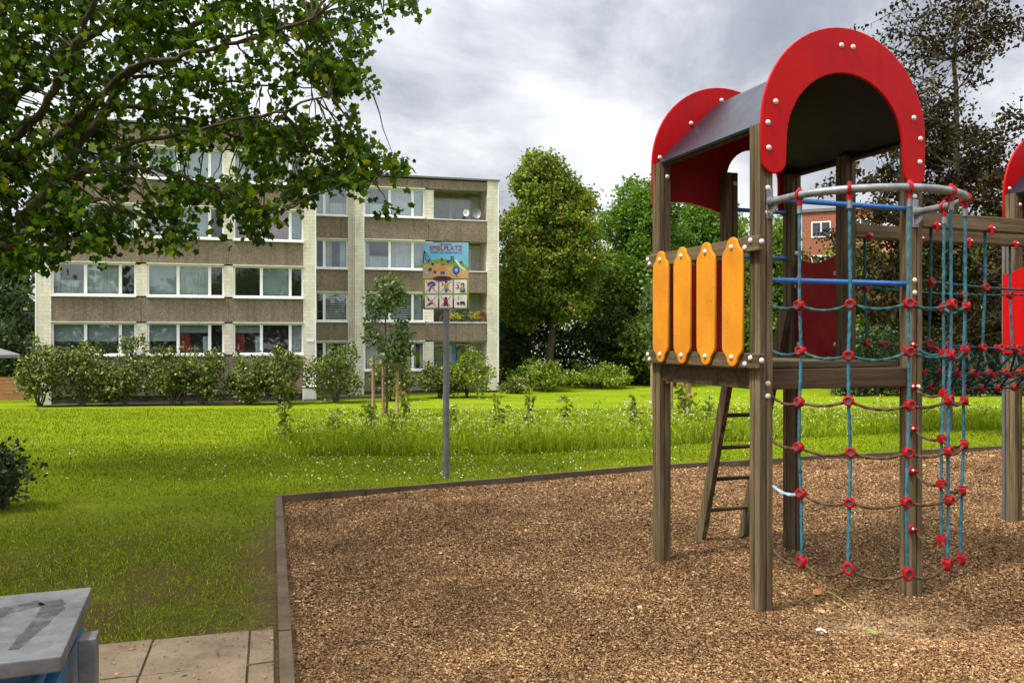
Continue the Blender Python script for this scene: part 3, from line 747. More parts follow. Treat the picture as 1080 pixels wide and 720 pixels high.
for j in range(6):
    P0 = Vector((-HS+.055, -HS-.005, rows[j]+.02)); P1 = Vector((HS-.03, -HS-.055, rows[j]+.03))
    ks = [P0]+[netpt(i, j) for i in range(6)]+[P1]; pts = []
    for q in range(len(ks)-1):
        seg_ = curve_pts(ks[q], ks[q+1], 8, .022+.018*random.random()+(.02 if j == 5 else 0))
        # ropes bow outwards between the rings
        pts += seg_ if q == 0 else seg_[1:]
    if j == 4:
        rope('cross_rope', pts[:9], .0095, M['rope_light'], NET); pts = pts[8:]
    cr = rope('cross_rope', pts, .0085, M['rope_green'] if j < 2 else M['rope_brown'], NET)
    share(ANC, 'rope_anchor', cr, P0, (0, 0, R(90)), (.8, .8, .8)); share(ANC, 'rope_anchor', cr, (P1.x-.03, P1.y-.005, P1.z+.01), (0, 0, 0), (.8, .8, .8))
    for i in range(6):
        p = netpt(i, j); tg = hoop(ts[i]+.01)-hoop(ts[i]-.01); ang = math.atan2(tg.y, tg.x)
        share(CON, 'rope_connector', cr, p, (random.uniform(-.12, .12), random.uniform(-.15, .15), ang+random.uniform(-.12, .12)), (.8, .8, .8) if j < 5 else (.8, .8, 1.05))

# rope bridge between the towers
BR = empty('rope_bridge', (TC.x, TC.y, 0), TR, 'sagging rope bridge with red connectors between the two towers', 'rope bridge')
u0, u1 = HS+.052, 3.6-HS-.052
for v in (-HS, 0):
    mb = MB(); mb.cbox(u0, u1, v-.045, v+.045, 2.372, 2.468, .008); mb.build('handrail_beam', M['wood_u'], BR)
NS = 14; us = [u0+.12+i*(u1-u0-.24)/(NS-1) for i in range(NS)]
def sag(u): return .05*(1-((u-(u0+u1)/2)/((u1-u0)/2))**2)
lines = [(-HS, 2.03), (0, 2.03), (-HS+.02, 1.62), (-.02, 1.62), (-HS+.14, 1.435), (-.14, 1.435), (-HS/2, 1.33)]
for (v, z) in lines:
    r_ = rope('long_rope', [(u0+(u1-u0)*i/20, v, z-sag(u0+(u1-u0)*i/20)) for i in range(21)], .008, M['rope_green'] if z > 1.8 else M['rope_dark'], BR)
    for i, u in enumerate(us):
        if z > 2 and i % 3: continue
        uu = u+(.085 if z in (1.435,) else 0)
        if uu > u1: continue
        share(CON, 'rope_connector', r_, (uu, v, z-sag(uu)), (random.uniform(-.3, .3), random.uniform(-.3, .3), random.uniform(-.3, .3)), (.74, .74, .74))
for i, u in enumerate(us):
    if i % 3 == 0:
        for v in (-HS, 0):
            d_ = rope('hanger_rope', [(u, v, 2.40), (u, v, 2.03-sag(u)), (u, v+(.02 if v < -.1 else -.02), 1.62-sag(u))], .0095, M['rope_blue'] if i % 2 else M['rope_green'], BR)
            share(ANC, 'rope_anchor', d_, (u, v-.05 if v < -.1 else v-.05, 2.385), (0, R(90), 0), (.8, .8, .8))
    ua = min(u+.085, u1-.02); ub = min(u+.17, u1-.01)
    rope('web_rope', [(u, -HS+.02, 1.62-sag(u)), (ua, -HS+.14, 1.435-sag(ua)), (u, -HS/2, 1.33-sag(u)), (ua, -.14, 1.435-sag(ua)), (u, -.02, 1.62-sag(u))], .008, M['rope_dark'], BR)
    rope('web_rope', [(ub, -HS+.02, 1.62-sag(ub)), (ua, -HS+.14, 1.435-sag(ua)), (ub, -HS/2, 1.33-sag(ub)), (ua, -.14, 1.435-sag(ua)), (ub, -.02, 1.62-sag(ub))], .008, M['rope_dark'], BR)

# ================================================================== SIGN
SX, SY = -.775, 9.52
SG = empty('playground_sign', (SX, SY, gz(SX, SY)), R(-2), 'illustrated playground sign on a tall grey pole at the grass edge', 'sign')
mb = MB(); mb.tube([(0, .055, -.3), (0, .055, 2.80)], .037, 18); mb.build('pole', M['pole'], SG, True)
SZ0 = 1.98
def sp_(X, Y): return ((X-270)/390*.54, SZ0+(645-Y)/557*.78)
def col(name, c): return plain('print_'+name, c, .45, 0, .06, 8)
def rrect(x0, x1, z0, z1, r_, n=5):
    out = []
    for cx, cz, a0 in ((x1-r_, z1-r_, 0), (x0+r_, z1-r_, 90), (x0+r_, z0+r_, 180), (x1-r_, z0+r_, 270)):
        for i in range(n+1): a = R(a0+90*i/n); out.append((cx+r_*math.cos(a), cz+r_*math.sin(a)))
    return out
mb = MB(); mb.prism(rrect(-.27, .27, SZ0, SZ0+.78, .02), (0, .004, 0), U, Z, V, .006); board = mb.build('board', col('olive', (.26, .34, .02)), SG)
mb = MB(); mb.box(-.2, .2, .0102, .017, SZ0+.12, SZ0+.15); mb.box(-.2, .2, .0102, .017, SZ0+.62, SZ0+.65); mb.build('bracket', M['galv'], board)
LAY = [0]
def art(poly, mat, name='artwork', layer=1, parent=None):
    LAY[0] += 1
    y_ = .004-.0012*layer-LAY[0]*.00002
    mb = MB(); a = [(x, y_, z) for x, z in poly]; mb.add(a, [tuple(range(len(a)))]); return mb.build(name, mat, parent or board)
def ell(X, Y, rx, ry, n=16): return [sp_(X+rx*math.cos(2*math.pi*i/n), Y+ry*math.sin(2*math.pi*i/n)) for i in range(n)]
def pl(*pts): return [sp_(*p) for p in pts]
def line(X0, Y0, X1, Y1, w_):
    d = Vector((X1-X0, Y1-Y0)).normalized(); n_ = Vector((-d.y, d.x))*w_/2
    return pl((X0+n_.x, Y0+n_.y), (X1+n_.x, Y1+n_.y), (X1-n_.x, Y1-n_.y), (X0-n_.x, Y0-n_.y))
c_sky = col('sky', (.17, .48, .62)); c_hill = col('hill', (.19, .36, .03)); c_sand = col('sand', (.56, .35, .14)); c_dk = col('dark', (.02, .025, .03))
c_wh = col('white', (.78, .76, .7)); c_red = col('red', (.42, .015, .04)); c_or = col('orange', (.75, .27, .02)); c_bl = col('blue', (.03, .08, .35)); c_lb = col('pale', (.2, .55, .75))
c_gr = col('green', (.03, .16, .05)); c_ye = col('yellow', (.8, .55, .03)); c_skin = col('skin', (.62, .33, .2)); c_bo = col('edge', (.03, .05, .02)); c_mar = col('maroon', (.12, .02, .03))
art(pl((80, 560), (460, 560), (460, 636), (455, 640), (85, 640), (80, 636)), c_bo)
art(pl((77, 95), (84, 90), (456, 90), (463, 95), (463, 300), (77, 300)), c_sky)
art(pl((77, 262), (150, 240), (200, 226), (260, 222), (300, 230), (350, 234), (400, 254), (463, 288), (463, 330), (77, 330)), c_hill, layer=2)
art(pl((77, 268), (120, 272), (180, 264), (250, 272), (350, 292), (420, 318), (463, 320), (463, 388), (77, 388)), c_sand, layer=3)
for a in ((88, 155, 80, 262, 7), (88, 155, 150, 240, 5), (88, 155, 110, 250, 4), (95, 170, 100, 230, 3), (318, 205, 316, 250, 6), (330, 205, 338, 260, 6), (310, 206, 340, 206, 5), (312, 228, 338, 228, 4)): art(line(*a), c_dk, layer=4)
art(pl((345, 235), (362, 232), (405, 290), (438, 308), (440, 320), (425, 318), (395, 300)), c_wh, layer=4)
def kid(X, Y, s, shirt, pants, hat):
    art(ell(X, Y-s*.95, s*.42, s*.42), c_skin, layer=5); art(pl((X-s*.5, Y-s*1.0), (X-s*.3, Y-s*1.42), (X+s*.3, Y-s*1.42), (X+s*.5, Y-s*1.0)), hat, layer=6)
    art(pl((X-s*.95, Y-s*.45), (X-s*.4, Y-s*.55), (X+s*.4, Y-s*.55), (X+s*.95, Y-s*.45), (X+s*.9, Y-s*.2), (X+s*.42, Y-s*.25), (X+s*.42, Y+s*.5), (X-s*.42, Y+s*.5), (X-s*.42, Y-s*.25), (X-s*.9, Y-s*.2)), shirt, layer=5)
    art(pl((X-s*.5, Y+s*.5), (X+s*.5, Y+s*.5), (X+s*.55, Y+s*1.2), (X+s*.1, Y+s*1.2), (X, Y+s*.8), (X-s*.1, Y+s*1.2), (X-s*.55, Y+s*1.2)), pants, layer=5)
kid(245, 312, 33, c_or, c_bl, c_red)
art(ell(358, 318, 30, 36), c_bl, layer=5); art(ell(360, 318, 13, 17), c_lb, layer=6); art(ell(352, 290, 9, 9), c_red, layer=6); art(line(350, 350, 372, 372, 6), c_dk, layer=6)
art(ell(140, 315, 15, 17), c_dk, layer=5); art(ell(114, 332, 17, 14), c_lb, layer=5); art(ell(180, 333, 12, 13), c_mar, layer=5); art(ell(146, 324, 7, 6), c_skin, layer=6)
for X, Y in ((125, 238), (160, 268), (238, 226), (285, 245), (300, 242), (402, 252)): art(ell(X, Y, 10, 12), c_bl if X != 160 else c_dk, layer=5); art(ell(X, Y-14, 5, 5), c_skin, layer=6)
art(ell(243, 388, 80, 22, 22), c_mar, layer=6); art(ell(243, 384, 52, 14, 20), c_dk, layer=7); art(ell(236, 102, 11, 9), c_red, layer=3)
art(line(252, 102, 318, 103, 6), c_bl, layer=3)
for r_ in range(2):
    for c_ in range(3):
        x0, x1 = ((95, 205), (218, 328), (342, 450))[c_]; y0, y1 = ((400, 512), (525, 632))[r_]
        mb = MB(); a = sp_(x0, y1); b = sp_(x1, y0); mb.prism(rrect(a[0], b[0], a[1], b[1], .006, 3), (0, .0025, 0), U, Z, -V, .0016)
        pg = mb.build('pictogram', c_wh, board); cx, cy = (x0+x1)/2, (y0+y1)/2
        def ic(poly, m, l=7): art(poly, m, 'symbol', l, pg)
        if (r_, c_) == (0, 0): ic(pl((115, 440), (125, 418), (150, 410), (175, 418), (186, 442), (165, 452), (120, 450)), c_bl); ic(ell(150, 436, 20, 9), c_gr, 8); ic(ell(140, 446, 12, 6), c_ye, 9); ic(line(148, 452, 130, 500, 8), c_dk)
        if (r_, c_) == (0, 1): ic(ell(275, 422, 12, 13), c_dk); ic(ell(277, 428, 8, 8), c_skin, 8); ic(pl((258, 440), (294, 440), (296, 475), (260, 475)), c_ye); ic(pl((262, 475), (288, 475), (284, 502), (266, 502)), c_bl); ic(line(242, 430, 240, 455, 5), c_dk)
        if (r_, c_) == (0, 2): ic(ell(370, 456, 14, 17), c_red); ic(ell(363, 456, 9, 10), c_wh, 8); ic(ell(414, 440, 16, 16), c_dk); ic(ell(412, 448, 10, 11), c_skin, 8); ic(pl((395, 466), (432, 466), (438, 502), (392, 502)), c_gr); ic(ell(412, 478, 10, 9), c_skin, 9); ic(line(352, 422, 395, 420, 4), c_dk)
        if (r_, c_) == (1, 0): ic(line(118, 545, 130, 575, 10), c_dk); ic(line(120, 610, 160, 590, 9), c_dk); ic(ell(124, 606, 9, 8), c_red, 8)
        if (r_, c_) == (1, 1): ic(ell(272, 552, 12, 12), c_mar); ic(pl((258, 562), (286, 562), (292, 612), (252, 612)), c_mar); ic(line(262, 612, 252, 622, 7), c_dk); ic(line(282, 612, 294, 622, 7), c_dk)
        if (r_, c_) == (1, 2): ic(line(372, 545, 385, 545, 5), c_dk); ic(line(380, 540, 376, 566, 4), c_dk); ic(line(395, 551, 408, 551, 4), c_dk); ic(ell(375, 592, 11, 9), c_red); ic(line(362, 606, 392, 596, 5), c_mar, 8); ic(ell(412, 588, 22, 10), c_dk); ic(ell(402, 602, 6, 7), c_dk); ic(ell(428, 603, 8, 8), c_dk)
        if c_ < 2:
            for a in ((x0+10, y0+10, x1-10, y1-10), (x1-10, y0+10, x0+10, y1-10)): ic(line(*a, 5), c_red, 10)
def text(body, X, Y, width, mat, off=.0, name='lettering'):
    cu = bpy.data.curves.new(name, 'FONT'); cu.body = body; cu.align_x = 'CENTER'; cu.align_y = 'CENTER'; cu.size = .1; cu.offset = off
    t = bpy.data.objects.new(name, cu); C.objects.link(t); bpy.context.view_layer.update()
    me = bpy.data.meshes.new_from_object(t.evaluated_get(bpy.context.evaluated_depsgraph_get()))
    bpy.data.objects.remove(t); o = bpy.data.objects.new(name, me); C.objects.link(o); me.materials.append(mat)
    xs_ = [v.co.x for v in me.vertices]; k = width/(max(xs_)-min(xs_)); x, z = sp_(X, Y)
    o.parent = board; o.location = (x, -.0006, z); o.rotation_euler = (R(90), 0, 0); o.scale = (k, k, k); return o
tt = text('SPIELPLATZ', 271, 136, .385, c_red, .0013); tt.scale.y *= 1.05
text('45953 Am Finkenhaus 6', 275, 171, .37, c_bl, .0008)

# ================================================================== APARTMENT BLOCK
BA = R(15); bd = Vector((math.cos(BA), math.sin(BA), 0))
P0 = Vector((-21.07, 36.1, 0)); AB = empty('apartment_building', P0, BA, 'four storey apartment block with cream piers and brown pebble-dash bands', 'apartment block')
# local frame: x along the facade, y into the building
def bx(name, mat, *bs):
    mb = MB()
    for b in bs: mb.box(*b)
    return mb.build(name, mat, AB)
Qw = Vector((-8.19, 42.45, 0)); rel = Qw-P0; qx = rel.dot(bd); qy = rel.dot(Vector((-bd.y, bd.x, 0)))
GB = -1.6
def window(x0, x1, z0, z1, y, fr, cont, parent=None, rng=random):
    """frame with mullions at the given fractions; panes and what hangs behind them"""
    mb = MB(); b = .075; d0, d1 = y+.10, y+.17
    mb.box(x0, x1, d0, d1, z0, z0+b); mb.box(x0, x1, d0, d1, z1-b, z1); mb.box(x0, x0+b, d0+.001, d1-.001, z0+b, z1-b); mb.box(x1-b, x1, d0+.001, d1-.001, z0+b, z1-b)
    W = x1-x0; edges = [x0]
    for f_ in fr:
        xm = x0+W*f_; mb.box(xm-.065, xm+.065, d0-.003, d1+.003, z0+b, z1-b); edges.append(xm)
    edges.append(x1)
    wo = mb.build('window', M['white'], AB)
    mb = MB(); mb.box(x0-.02, x1+.02, y-.07, y+.099, z0-.07, z0-.003); mb.build('sill', M['white'], wo)
    mb = MB(); mb.box(x0-.02, x1+.02, y-.03, y+.099, z1+.003, z1+.06); mb.build('lintel_strip', M['cream_plain'], wo)
    for k, (a, c) in enumerate(zip(edges, edges[1:])):
        a2 = a+(.075 if k == 0 else .065); c2 = c-(.075 if k == len(edges)-2 else .065)
        mb = MB(); mb.add([(a2, d0+.03, z0+b), (c2, d0+.03, z0+b), (c2, d0+.03, z1-b), (a2, d0+.03, z1-b)], [(0, 1, 2, 3)])
        ct = cont[k % len(cont)]
        mb.build('pane', M['glass'] if ct != 'dark' else M['glass_dark'], wo)
        zt, zb = z1-b, z0+b; yb = d0+.22
        def cloth(xa, xb, za, zb_, m, nm='curtain'):
            n_ = max(6, int((xb-xa)/.045)); mb = MB(); vs = []
            for i in range(n_+1):
                x = xa+(xb-xa)*i/n_; yy = yb+(.03*math.sin(i*1.9)+.015*math.sin(i*.7) if nm == 'curtain' else 0)
                vs += [(x, yy, za), (x, yy, zb_)]
            mb.add(vs, [(2*i, 2*i+2, 2*i+3, 2*i+1) for i in range(n_)]); mb.build(nm, m, wo)
        if ct == 'net': cloth(a2, c2, zb, zt, M['curtain'])
        elif ct == 'half': cloth(a2, c2, zb, zb+(zt-zb)*.45, M['curtain']); cloth(a2, a2+.18*(c2-a2), zb, zt, M['curtain'])
        elif ct == 'sides': cloth(a2, a2+.3*(c2-a2), zb, zt, M['curtain']); cloth(c2-.3*(c2-a2), c2, zb, zt, M['curtain'])
        elif ct == 'blind': cloth(a2, c2, zb+.02, zt, M['blind'], 'blind')
        elif ct == 'halfblind': cloth(a2, c2, zb+(zt-zb)*.42, zt, M['blind'], 'blind')
        elif ct == 'red': cloth(a2, c2, zb+(zt-zb)*.72, zt, M['blind'], 'blind'); cloth(a2, a2+.35*(c2-a2), zb, zb+(zt-zb)*.7, M['red_cloth']); cloth(c2-.2*(c2-a2), c2, zb, zb+(zt-zb)*.6, M['curtain'])
        elif ct == 'pink': cloth(a2, c2, zb, zt, M['pink_cloth'])
        elif ct == 'slats':
            mb = MB(); n_ = 11
            for i in range(n_): zz_ = zb+(zt-zb)*(i+.12)/n_; mb.box(a2, c2, yb, yb+.01, zz_, zz_+(zt-zb)/n_*.66)
            mb.build('blind', M['curtain'], wo)
    return wo
# --- left wing
tl = [(.0, .60), (.60, 4.06), (4.06, 4.54), (4.54, 7.86), (7.86, 8.28), (8.28, 11.46), (11.46, 12.04)]
ROOF = 11.5; sills = [.86, 3.56, 6.26, 8.96]; WH = 1.46
DP = 10
for k in (0, 6): bx('pier', M['cream'], (tl[k][0], tl[k][1], 0, .999, GB, ROOF-.05))
for k in (2, 4):
    for s in sills: bx('pier', M['cream'], (tl[k][0], tl[k][1], .06, .9, s, s+WH))
for i, (x0, x1) in enumerate(((.60, 12.04-.58),)):
    zs = [(-1.0, sills[0]-.07)]+[(sills[k]+WH+.06, sills[k+1]-.07) for k in range(3)]+[(sills[3]+WH+.06, ROOF-.12)]
    for (za, zb) in zs:
        for k, (a, b) in enumerate(((.603, 4.295), (4.305, 8.065), (8.075, 11.457))):
            bx('spandrel_band', M['stone'], (a, b, .03, .95, za, zb))
bx('plinth', M['plinth'], (.603, 11.457, .08, .9, GB, -1.003))
bx('roof', M['roof'], (-.06, 12.1, -.06, DP, ROOF-.05, ROOF+.03), )
bx('wall', M['cream_plain'], (0, 12.04, 1.0, DP, GB, ROOF-.055))
bx('wall', M['room'], (.603, 11.457, .955, .998, GB+.1, ROOF-.13))
CT = [[['halfblind', 'halfblind', 'blind'], ['halfblind', 'red', 'dark'], ['red', 'dark', 'net']],
      [['half', 'net', 'dark'], ['blind', 'net', 'dark'], ['dark', 'blind', 'dark']],
      [['net', 'half', 'net'], ['net', 'blind', 'dark'], ['pink', 'pink', 'net']],
      [['net', 'blind', 'dark'], ['blind', 'net', 'net'], ['half', 'net', 'dark']]]
for r_, s in enumerate(sills):
    for c_, k in enumerate((1, 3, 5)): window(tl[k][0]+.003, tl[k][1]-.003, s, s+WH, 0, (.395, .81), CT[r_][c_])
# --- stairwell and right wing
SB = [-.06, 2.51, 5.27, 8.03]; RT = 10.2; WH2 = 1.5
sy = qy+.35; s0, s1 = qx-1.98, qx-.32
bx('pier', M['cream'], (qx-.32, qx+.0, sy, sy+1, GB, RT-.05)); bx('pier', M['cream'], (qx+.003, qx+.484, qy, qy+1.35, GB, RT-.05))
zs = [(GB, SB[0]-.07)]+[(SB[k]+WH2+.06, SB[k+1]-.07) for k in range(3)]+[(SB[3]+WH2+.06, RT-.12)]
for (za, zb) in zs: bx('spandrel_band', M['stone'], (s0, s1-.003, sy+.03, sy+.95, za, zb))
for s, ct in zip(SB, (['dark', 'sides'], ['dark', 'slats'], ['dark', 'sides'], ['net', 'half'])): window(s0, s1-.003, s, s+WH2, sy, (.27,), ct)
X = [qx+.484, qx+3.67, qx+4.16, qx+7.09, qx+7.72]
bx('pier', M['cream'], (X[3], X[4], qy, qy+2.0, -1.22, RT-.05))
for s in SB: bx('pier', M['cream'], (X[1], X[2], qy+.06, qy+.95, s, s+WH2))
for (za, zb) in [(-1.15, SB[0]-.07)]+zs[1:]:
    bx('spandrel_band', M['stone'], (X[0]+.003, X[1]+.20, qy+.03, qy+.95, za, zb)); bx('spandrel_band', M['stone'], (X[1]+.21, X[2]+1.2, qy+.03, qy+.25, za, zb)); bx('spandrel_band', M['stone'], (X[2]+1.21, X[3]-.003, qy+.03, qy+.25, za, zb))
    bx('coping', M['white'], (X[1]+.1, X[3]-.003, qy+.0, qy+.28, zb+.003, zb+.05)) if zb < RT-1 else None
bx('plinth', M['plinth'], (X[0], X[4], qy+.08, qy+.9, GB-.1, -1.155))
bx('roof', M['roof'], (s0-.5, X[4]+.06, qy-.06, qy+DP, RT-.05, RT+.04))
bx('wall', M['cream_plain'], (s0-.4, X[4]-.002, qy+2.0, qy+DP, GB, RT-.055))
bx('wall', M['room'], (s0, X[2]+.1, qy+1.36, qy+1.40, GB+.1, RT-.13))
for k, s in enumerate(SB):
    window(X[0]+.003, X[1]-.003, s, s+WH2, qy, (.42, .8), (['net', 'half', 'sides'], ['slats', 'slats', 'net'], ['half', 'net', 'blind'], ['half', 'net', 'net'])[k])
    # balcony: floor, side cheek, glazed rear wall
    bx('balcony_floor', M['cream_plain'], (X[2]-.05, X[3]-.003, qy+.255, qy+1.999, s-1.1, s-.95))
    bx('balcony_cheek', M['cream_plain'], (X[2]-.05, X[2]+.05, qy+.956, qy+1.99, s-.945, s+WH2+.05)) 
    window(X[2]+.08, X[3]-.55, s-.85, s+1.32, qy+1.62, (.5,), (['net', 'dark'], ['dark', 'slats'], ['dark', 'dark'], ['dark', 'dark'])[k])
    bx('balcony_wall', M['cream_plain'], (X[2]+.05, X[3]-.003, qy+1.8, qy+1.85, s+1.40, s+WH2+.06), (X[3]-.55, X[3]-.003, qy+1.8, qy+1.85, s-.945, s+1.40))
for (tx, ty) in ((-.012, -.012), (12.03, -.012), (qx-.02, sy-.012), (qx+.47, qy-.012), (X[4]-.012, qy-.012)): bx('corner_strip', M['white'], (tx-.025, tx+.025, ty, ty+.04, -1.0, (ROOF if tx < 12.1 else RT)-.052))
bx('address_plate', M['white'], (11.6, 11.95, -.02, -.001, 1.45, 1.6))
def bw(x, y, z): return P0+bd*x+Vector((-bd.y, bd.x, 0))*y+Vector((0, 0, z))
# white utility cabinet at the wall
p = bw(11.75, -.25, 0); uc = empty('utility_cabinet', (p.x, p.y, gz(p.x, p.y)), BA, 'small white utility cabinet at the foot of the cream pier', 'utility box')
mb = MB(); mb.cbox(-.32, .32, -.16, .16, -.1, .62, .01); mb.build('body', M['white'], uc); mb = MB(); mb.cbox(-.35, .35, -.19, .19, .622, .66, .008); mb.build('lid', M['white'], uc); mb = MB(); mb.cbox(-.28, .28, -.172, -.162, .06, .58, .003); mb.build('door', M['white'], uc)
# satellite dishes on the top balcony
for (dx, lab, rr, mt) in ((6.55, 'grey satellite dish on the top floor balcony, nearer the end pier', .28, M['galv']), (5.95, 'small white satellite dish lying tilted on the top floor balcony rail', .2, M['white'])):
    p = bw(qx+dx, qy+.16, SB[3]+.0); d_ = empty('satellite_dish', p, BA+R(-15), lab, 'satellite dish')
    mb = MB(); n_ = 18; vs = [(0, .09, .38)]
    for ring in (.5, 1):
        for i in range(n_): a = 2*math.pi*i/n_; vs.append((rr*ring*math.cos(a)*.8, .09-.09*ring*ring, .38+rr*ring*math.sin(a)))
    fs = [(0, 1+i, 1+(i+1) % n_) for i in range(n_)]+[(1+i, 1+n_+i, 1+n_+(i+1) % n_, 1+(i+1) % n_) for i in range(n_)]
    mb.add(vs, fs); mb.build('dish', mt, d_, True)
    mb = MB(); mb.tube([(0, .11, -.02), (0, .11, .36)], .025, 8); mb.build('mast', M['galv'], d_, True)
    mb = MB(); mb.tube([(0, .0, .1), (0, -.3, .3)], .012, 6); mb.box(-.03, .03, -.36, -.29, .27, .35); mb.build('arm', M['galv'], d_)

# flower boxes on the first floor balcony
M['leaf_bush'] = leafmat('box_plant_leaf', [(0, (.05, .085, .015)), (.6, (.10, .16, .025)), (.85, (.2, .22, .03)), (1, (.6, .42, .02))], .25)
M['leaf_yel'] = leafmat('yellow_box_blossom', [(0, (.2, .25, .02)), (.5, (.5, .42, .03)), (1, (.72, .55, .03))], .2)
M['terracotta'] = plain('terracotta', (.32, .10, .04), .8)
for i, (dx, mt, lab) in enumerate(((4.75, 'leaf_red', 'dark flower box with reddish plants, leftmost on the balcony rail'), (5.35, 'leaf_yel', 'flower box with bright yellow blossoms on the balcony rail'), (5.95, 'leaf_bush', 'flower box with green plants between the yellow blossoms and the pot'), (6.45, 'leaf_yel', 'flower box with yellow green plants beside the terracotta pot'))):
    if mt == 'leaf_red': M['leaf_red'] = leafmat('reddish_box_plant', [(0, (.08, .05, .03)), (.7, (.2, .08, .05)), (1, (.3, .12, .05))], .2)
    p = bw(qx+dx, qy+.13, SB[1]+.0); fb = empty('flower_box', p, BA, lab, 'flower box', 'flower boxes on the first floor balcony')
    mb = MB(); mb.cbox(-.26, .26, -.09, .09, -.01, .16, .01); mb.build('planter', M['plinth'], fb)
    c = np.stack([RNG.uniform(-.27, .27, 170), RNG.normal(0, .09, 170), .16+np.abs(RNG.normal(0, .18, 170))], 1)
    np_mesh('plant', leaf_verts(c, .1, .07, LEAF, .1), 4, M[mt], fb)
p = bw(qx+6.85, qy+.13, SB[1]+.0); fp = empty('flower_pot', p, BA, 'terracotta pot with a rusty red plant at the right end of the balcony rail', 'flower pot')
mb = MB(); mb.tube([(0, 0, -.01), (0, 0, .22), (0, 0, .221), (0, 0, .27)], [.1, .14, .16, .16], 14); mb.build('pot', M['terracotta'], fp, True)
c = np.stack([RNG.normal(0, .09, 120), RNG.normal(0, .09, 120), .3+np.abs(RNG.normal(0, .2, 120))], 1); np_mesh('plant', leaf_verts(c, .1, .06), 4, M['leaf_red'], fp)
# hanging basket and a blue towel on the ground floor balcony
p = bw(qx+5.85, qy+.5, SB[0]+1.35); hb = empty('hanging_plant', p, 0, 'trailing plant hanging in the ground floor balcony opening', 'hanging plant')
mb = MB(); mb.tube([(0, 0, .12), (0, 0, -.3)], .008, 5); mb.tube([(0, 0, -.3), (0, 0, -.45)], [.12, .07], 10); mb.build('pot', M['plinth'], hb)
c = np.stack([RNG.normal(0, .1, 200), RNG.normal(0, .1, 200), RNG.uniform(-.9, .0, 200)], 1); np_mesh('plant', leaf_verts(c, .1, .07, LEAF, .8), 4, M['leaf_bush'], hb)
p = bw(qx+5.4, qy+.9, SB[0]); tw = MB(); n_ = 10; vs = []
for i in range(n_+1): vs += [(-.12+.24*i/n_, .02*math.sin(i*1.6), -.1), (-.12+.24*i/n_, .02*math.sin(i*1.6), 1.35)]
tw.add(vs, [(2*i, 2*i+2, 2*i+3, 2*i+1) for i in range(n_)]); o = tw.build('curtain', plain('blue_cloth', (.12, .3, .5), .9)); o.location = p; o.rotation_euler = (0, 0, BA); tag(o, 'narrow blue cloth hanging in the ground floor balcony', 'cloth')

# ================================================================== SHRUBS, SAPLINGS, SMALL PLANTS
M['leaf_shrub'] = leafmat('shrub_leaf', [(0, (.025, .042, .008)), (.45, (.085, .122, .016)), (.78, (.175, .215, .035)), (1, (.40, .42, .16))], .25, .45)
M['leaf_shrub2'] = leafmat('bright_shrub_leaf', [(0, (.05, .085, .010)), (.5, (.15, .225, .018)), (.85, (.26, .32, .03)), (1, (.42, .42, .06))], .28, .45)
M['leaf_dark'] = leafmat('dark_leaf', [(0, (.012, .026, .008)), (.6, (.03, .06, .014)), (1, (.06, .10, .022))], .2, .5)
M['leaf_sap'] = leafmat('sapling_leaf', [(0, (.035, .06, .018)), (.5, (.075, .115, .03)), (1, (.14, .19, .06))], .25, .45)
def shrub(px, d, wpx, toppx, label, mat='leaf_shrub', n=62, group='shrubs along the apartment block', leaf=.13, name='shrub', stems=True):
    x = (px-540)/F*d; z0 = gz(x, d); h_ = EYE+(HZ-toppx)/F*d-z0; wd_ = wpx/F*d/2*1.38
    root = empty(name, (x, d, z0), 0, label, 'shrub', group)
    if stems:
        mb = MB()
        for k in range(7):
            a = random.uniform(0, 6.3); r_ = random.uniform(.3, .8)*wd_
            mb.tube(curve_pts((random.uniform(-.08, .08), random.uniform(-.08, .08), -.05), (r_*math.cos(a), r_*math.sin(a), h_*random.uniform(.6, .9)), 5, 0, .05), [.035, .03, .025, .018, .012, .006], 6)
        mb.build('stems', M['bark'], root)
    bl_ = []
    for k in range(9):
        a = 2*math.pi*k/9+random.uniform(-.3, .3); q = random.uniform(.25, .62)
        bl_.append((q*wd_*math.cos(a), q*wd_*math.sin(a)*.9, h_*random.uniform(.26, .74), wd_*random.uniform(.32, .48), wd_*.42, h_*random.uniform(.19, .28), n))
    bl_.append((random.uniform(-.2, .2)*wd_, 0, h_*.82, wd_*.35, wd_*.35, h_*.2, n//2))
    for k in range(4):
        a = random.uniform(0, 6.3); q = random.uniform(.1, .75)*wd_
        bl_.append((q*math.cos(a), q*math.sin(a)*.8, h_*random.uniform(.78, 1.0), wd_*.14, wd_*.14, h_*.14, n//4))
    c = blob_pts(bl_, .09, 5)
    np_mesh('foliage', leaf_verts(c, leaf, leaf*.62, OVAL, .1, .5), 6, M[mat], root)
    return root
SHR = [(42, 34.4, 52, 361, 'broad shrub at the left corner of the apartment block, next to the plank fence'),
 (88, 34.7, 50, 357, 'tall dense shrub under the left ground floor window, second from the fence'),
 (130, 35.0, 44, 359, 'shrub third from the fence, below the left cream pier'),
 (181, 35.4, 48, 364, 'rounded shrub under the window with the red curtain, left of a matching one'),
 (214, 35.7, 42, 372, 'shrub fifth from the fence, right half of the pair under the red curtain window'),
 (262, 36.1, 44, 374, 'shrub below the third ground floor window, on its left side'),
 (296, 36.3, 42, 368, 'thinner shrub below the right end of the third ground floor window'),
 (354, 37.2, 58, 366, 'wide shrub in front of the stairwell, left of the staked sapling'),
 (412, 38.5, 46, 378, 'low shrub directly behind the staked sapling'),
 (463, 40.2, 36, 384, 'narrow shrub left of the sign pole, below the end balcony'),
 (493, 40.6, 46, 371, 'bright shrub right of the sign pole, under the ground floor balcony')]
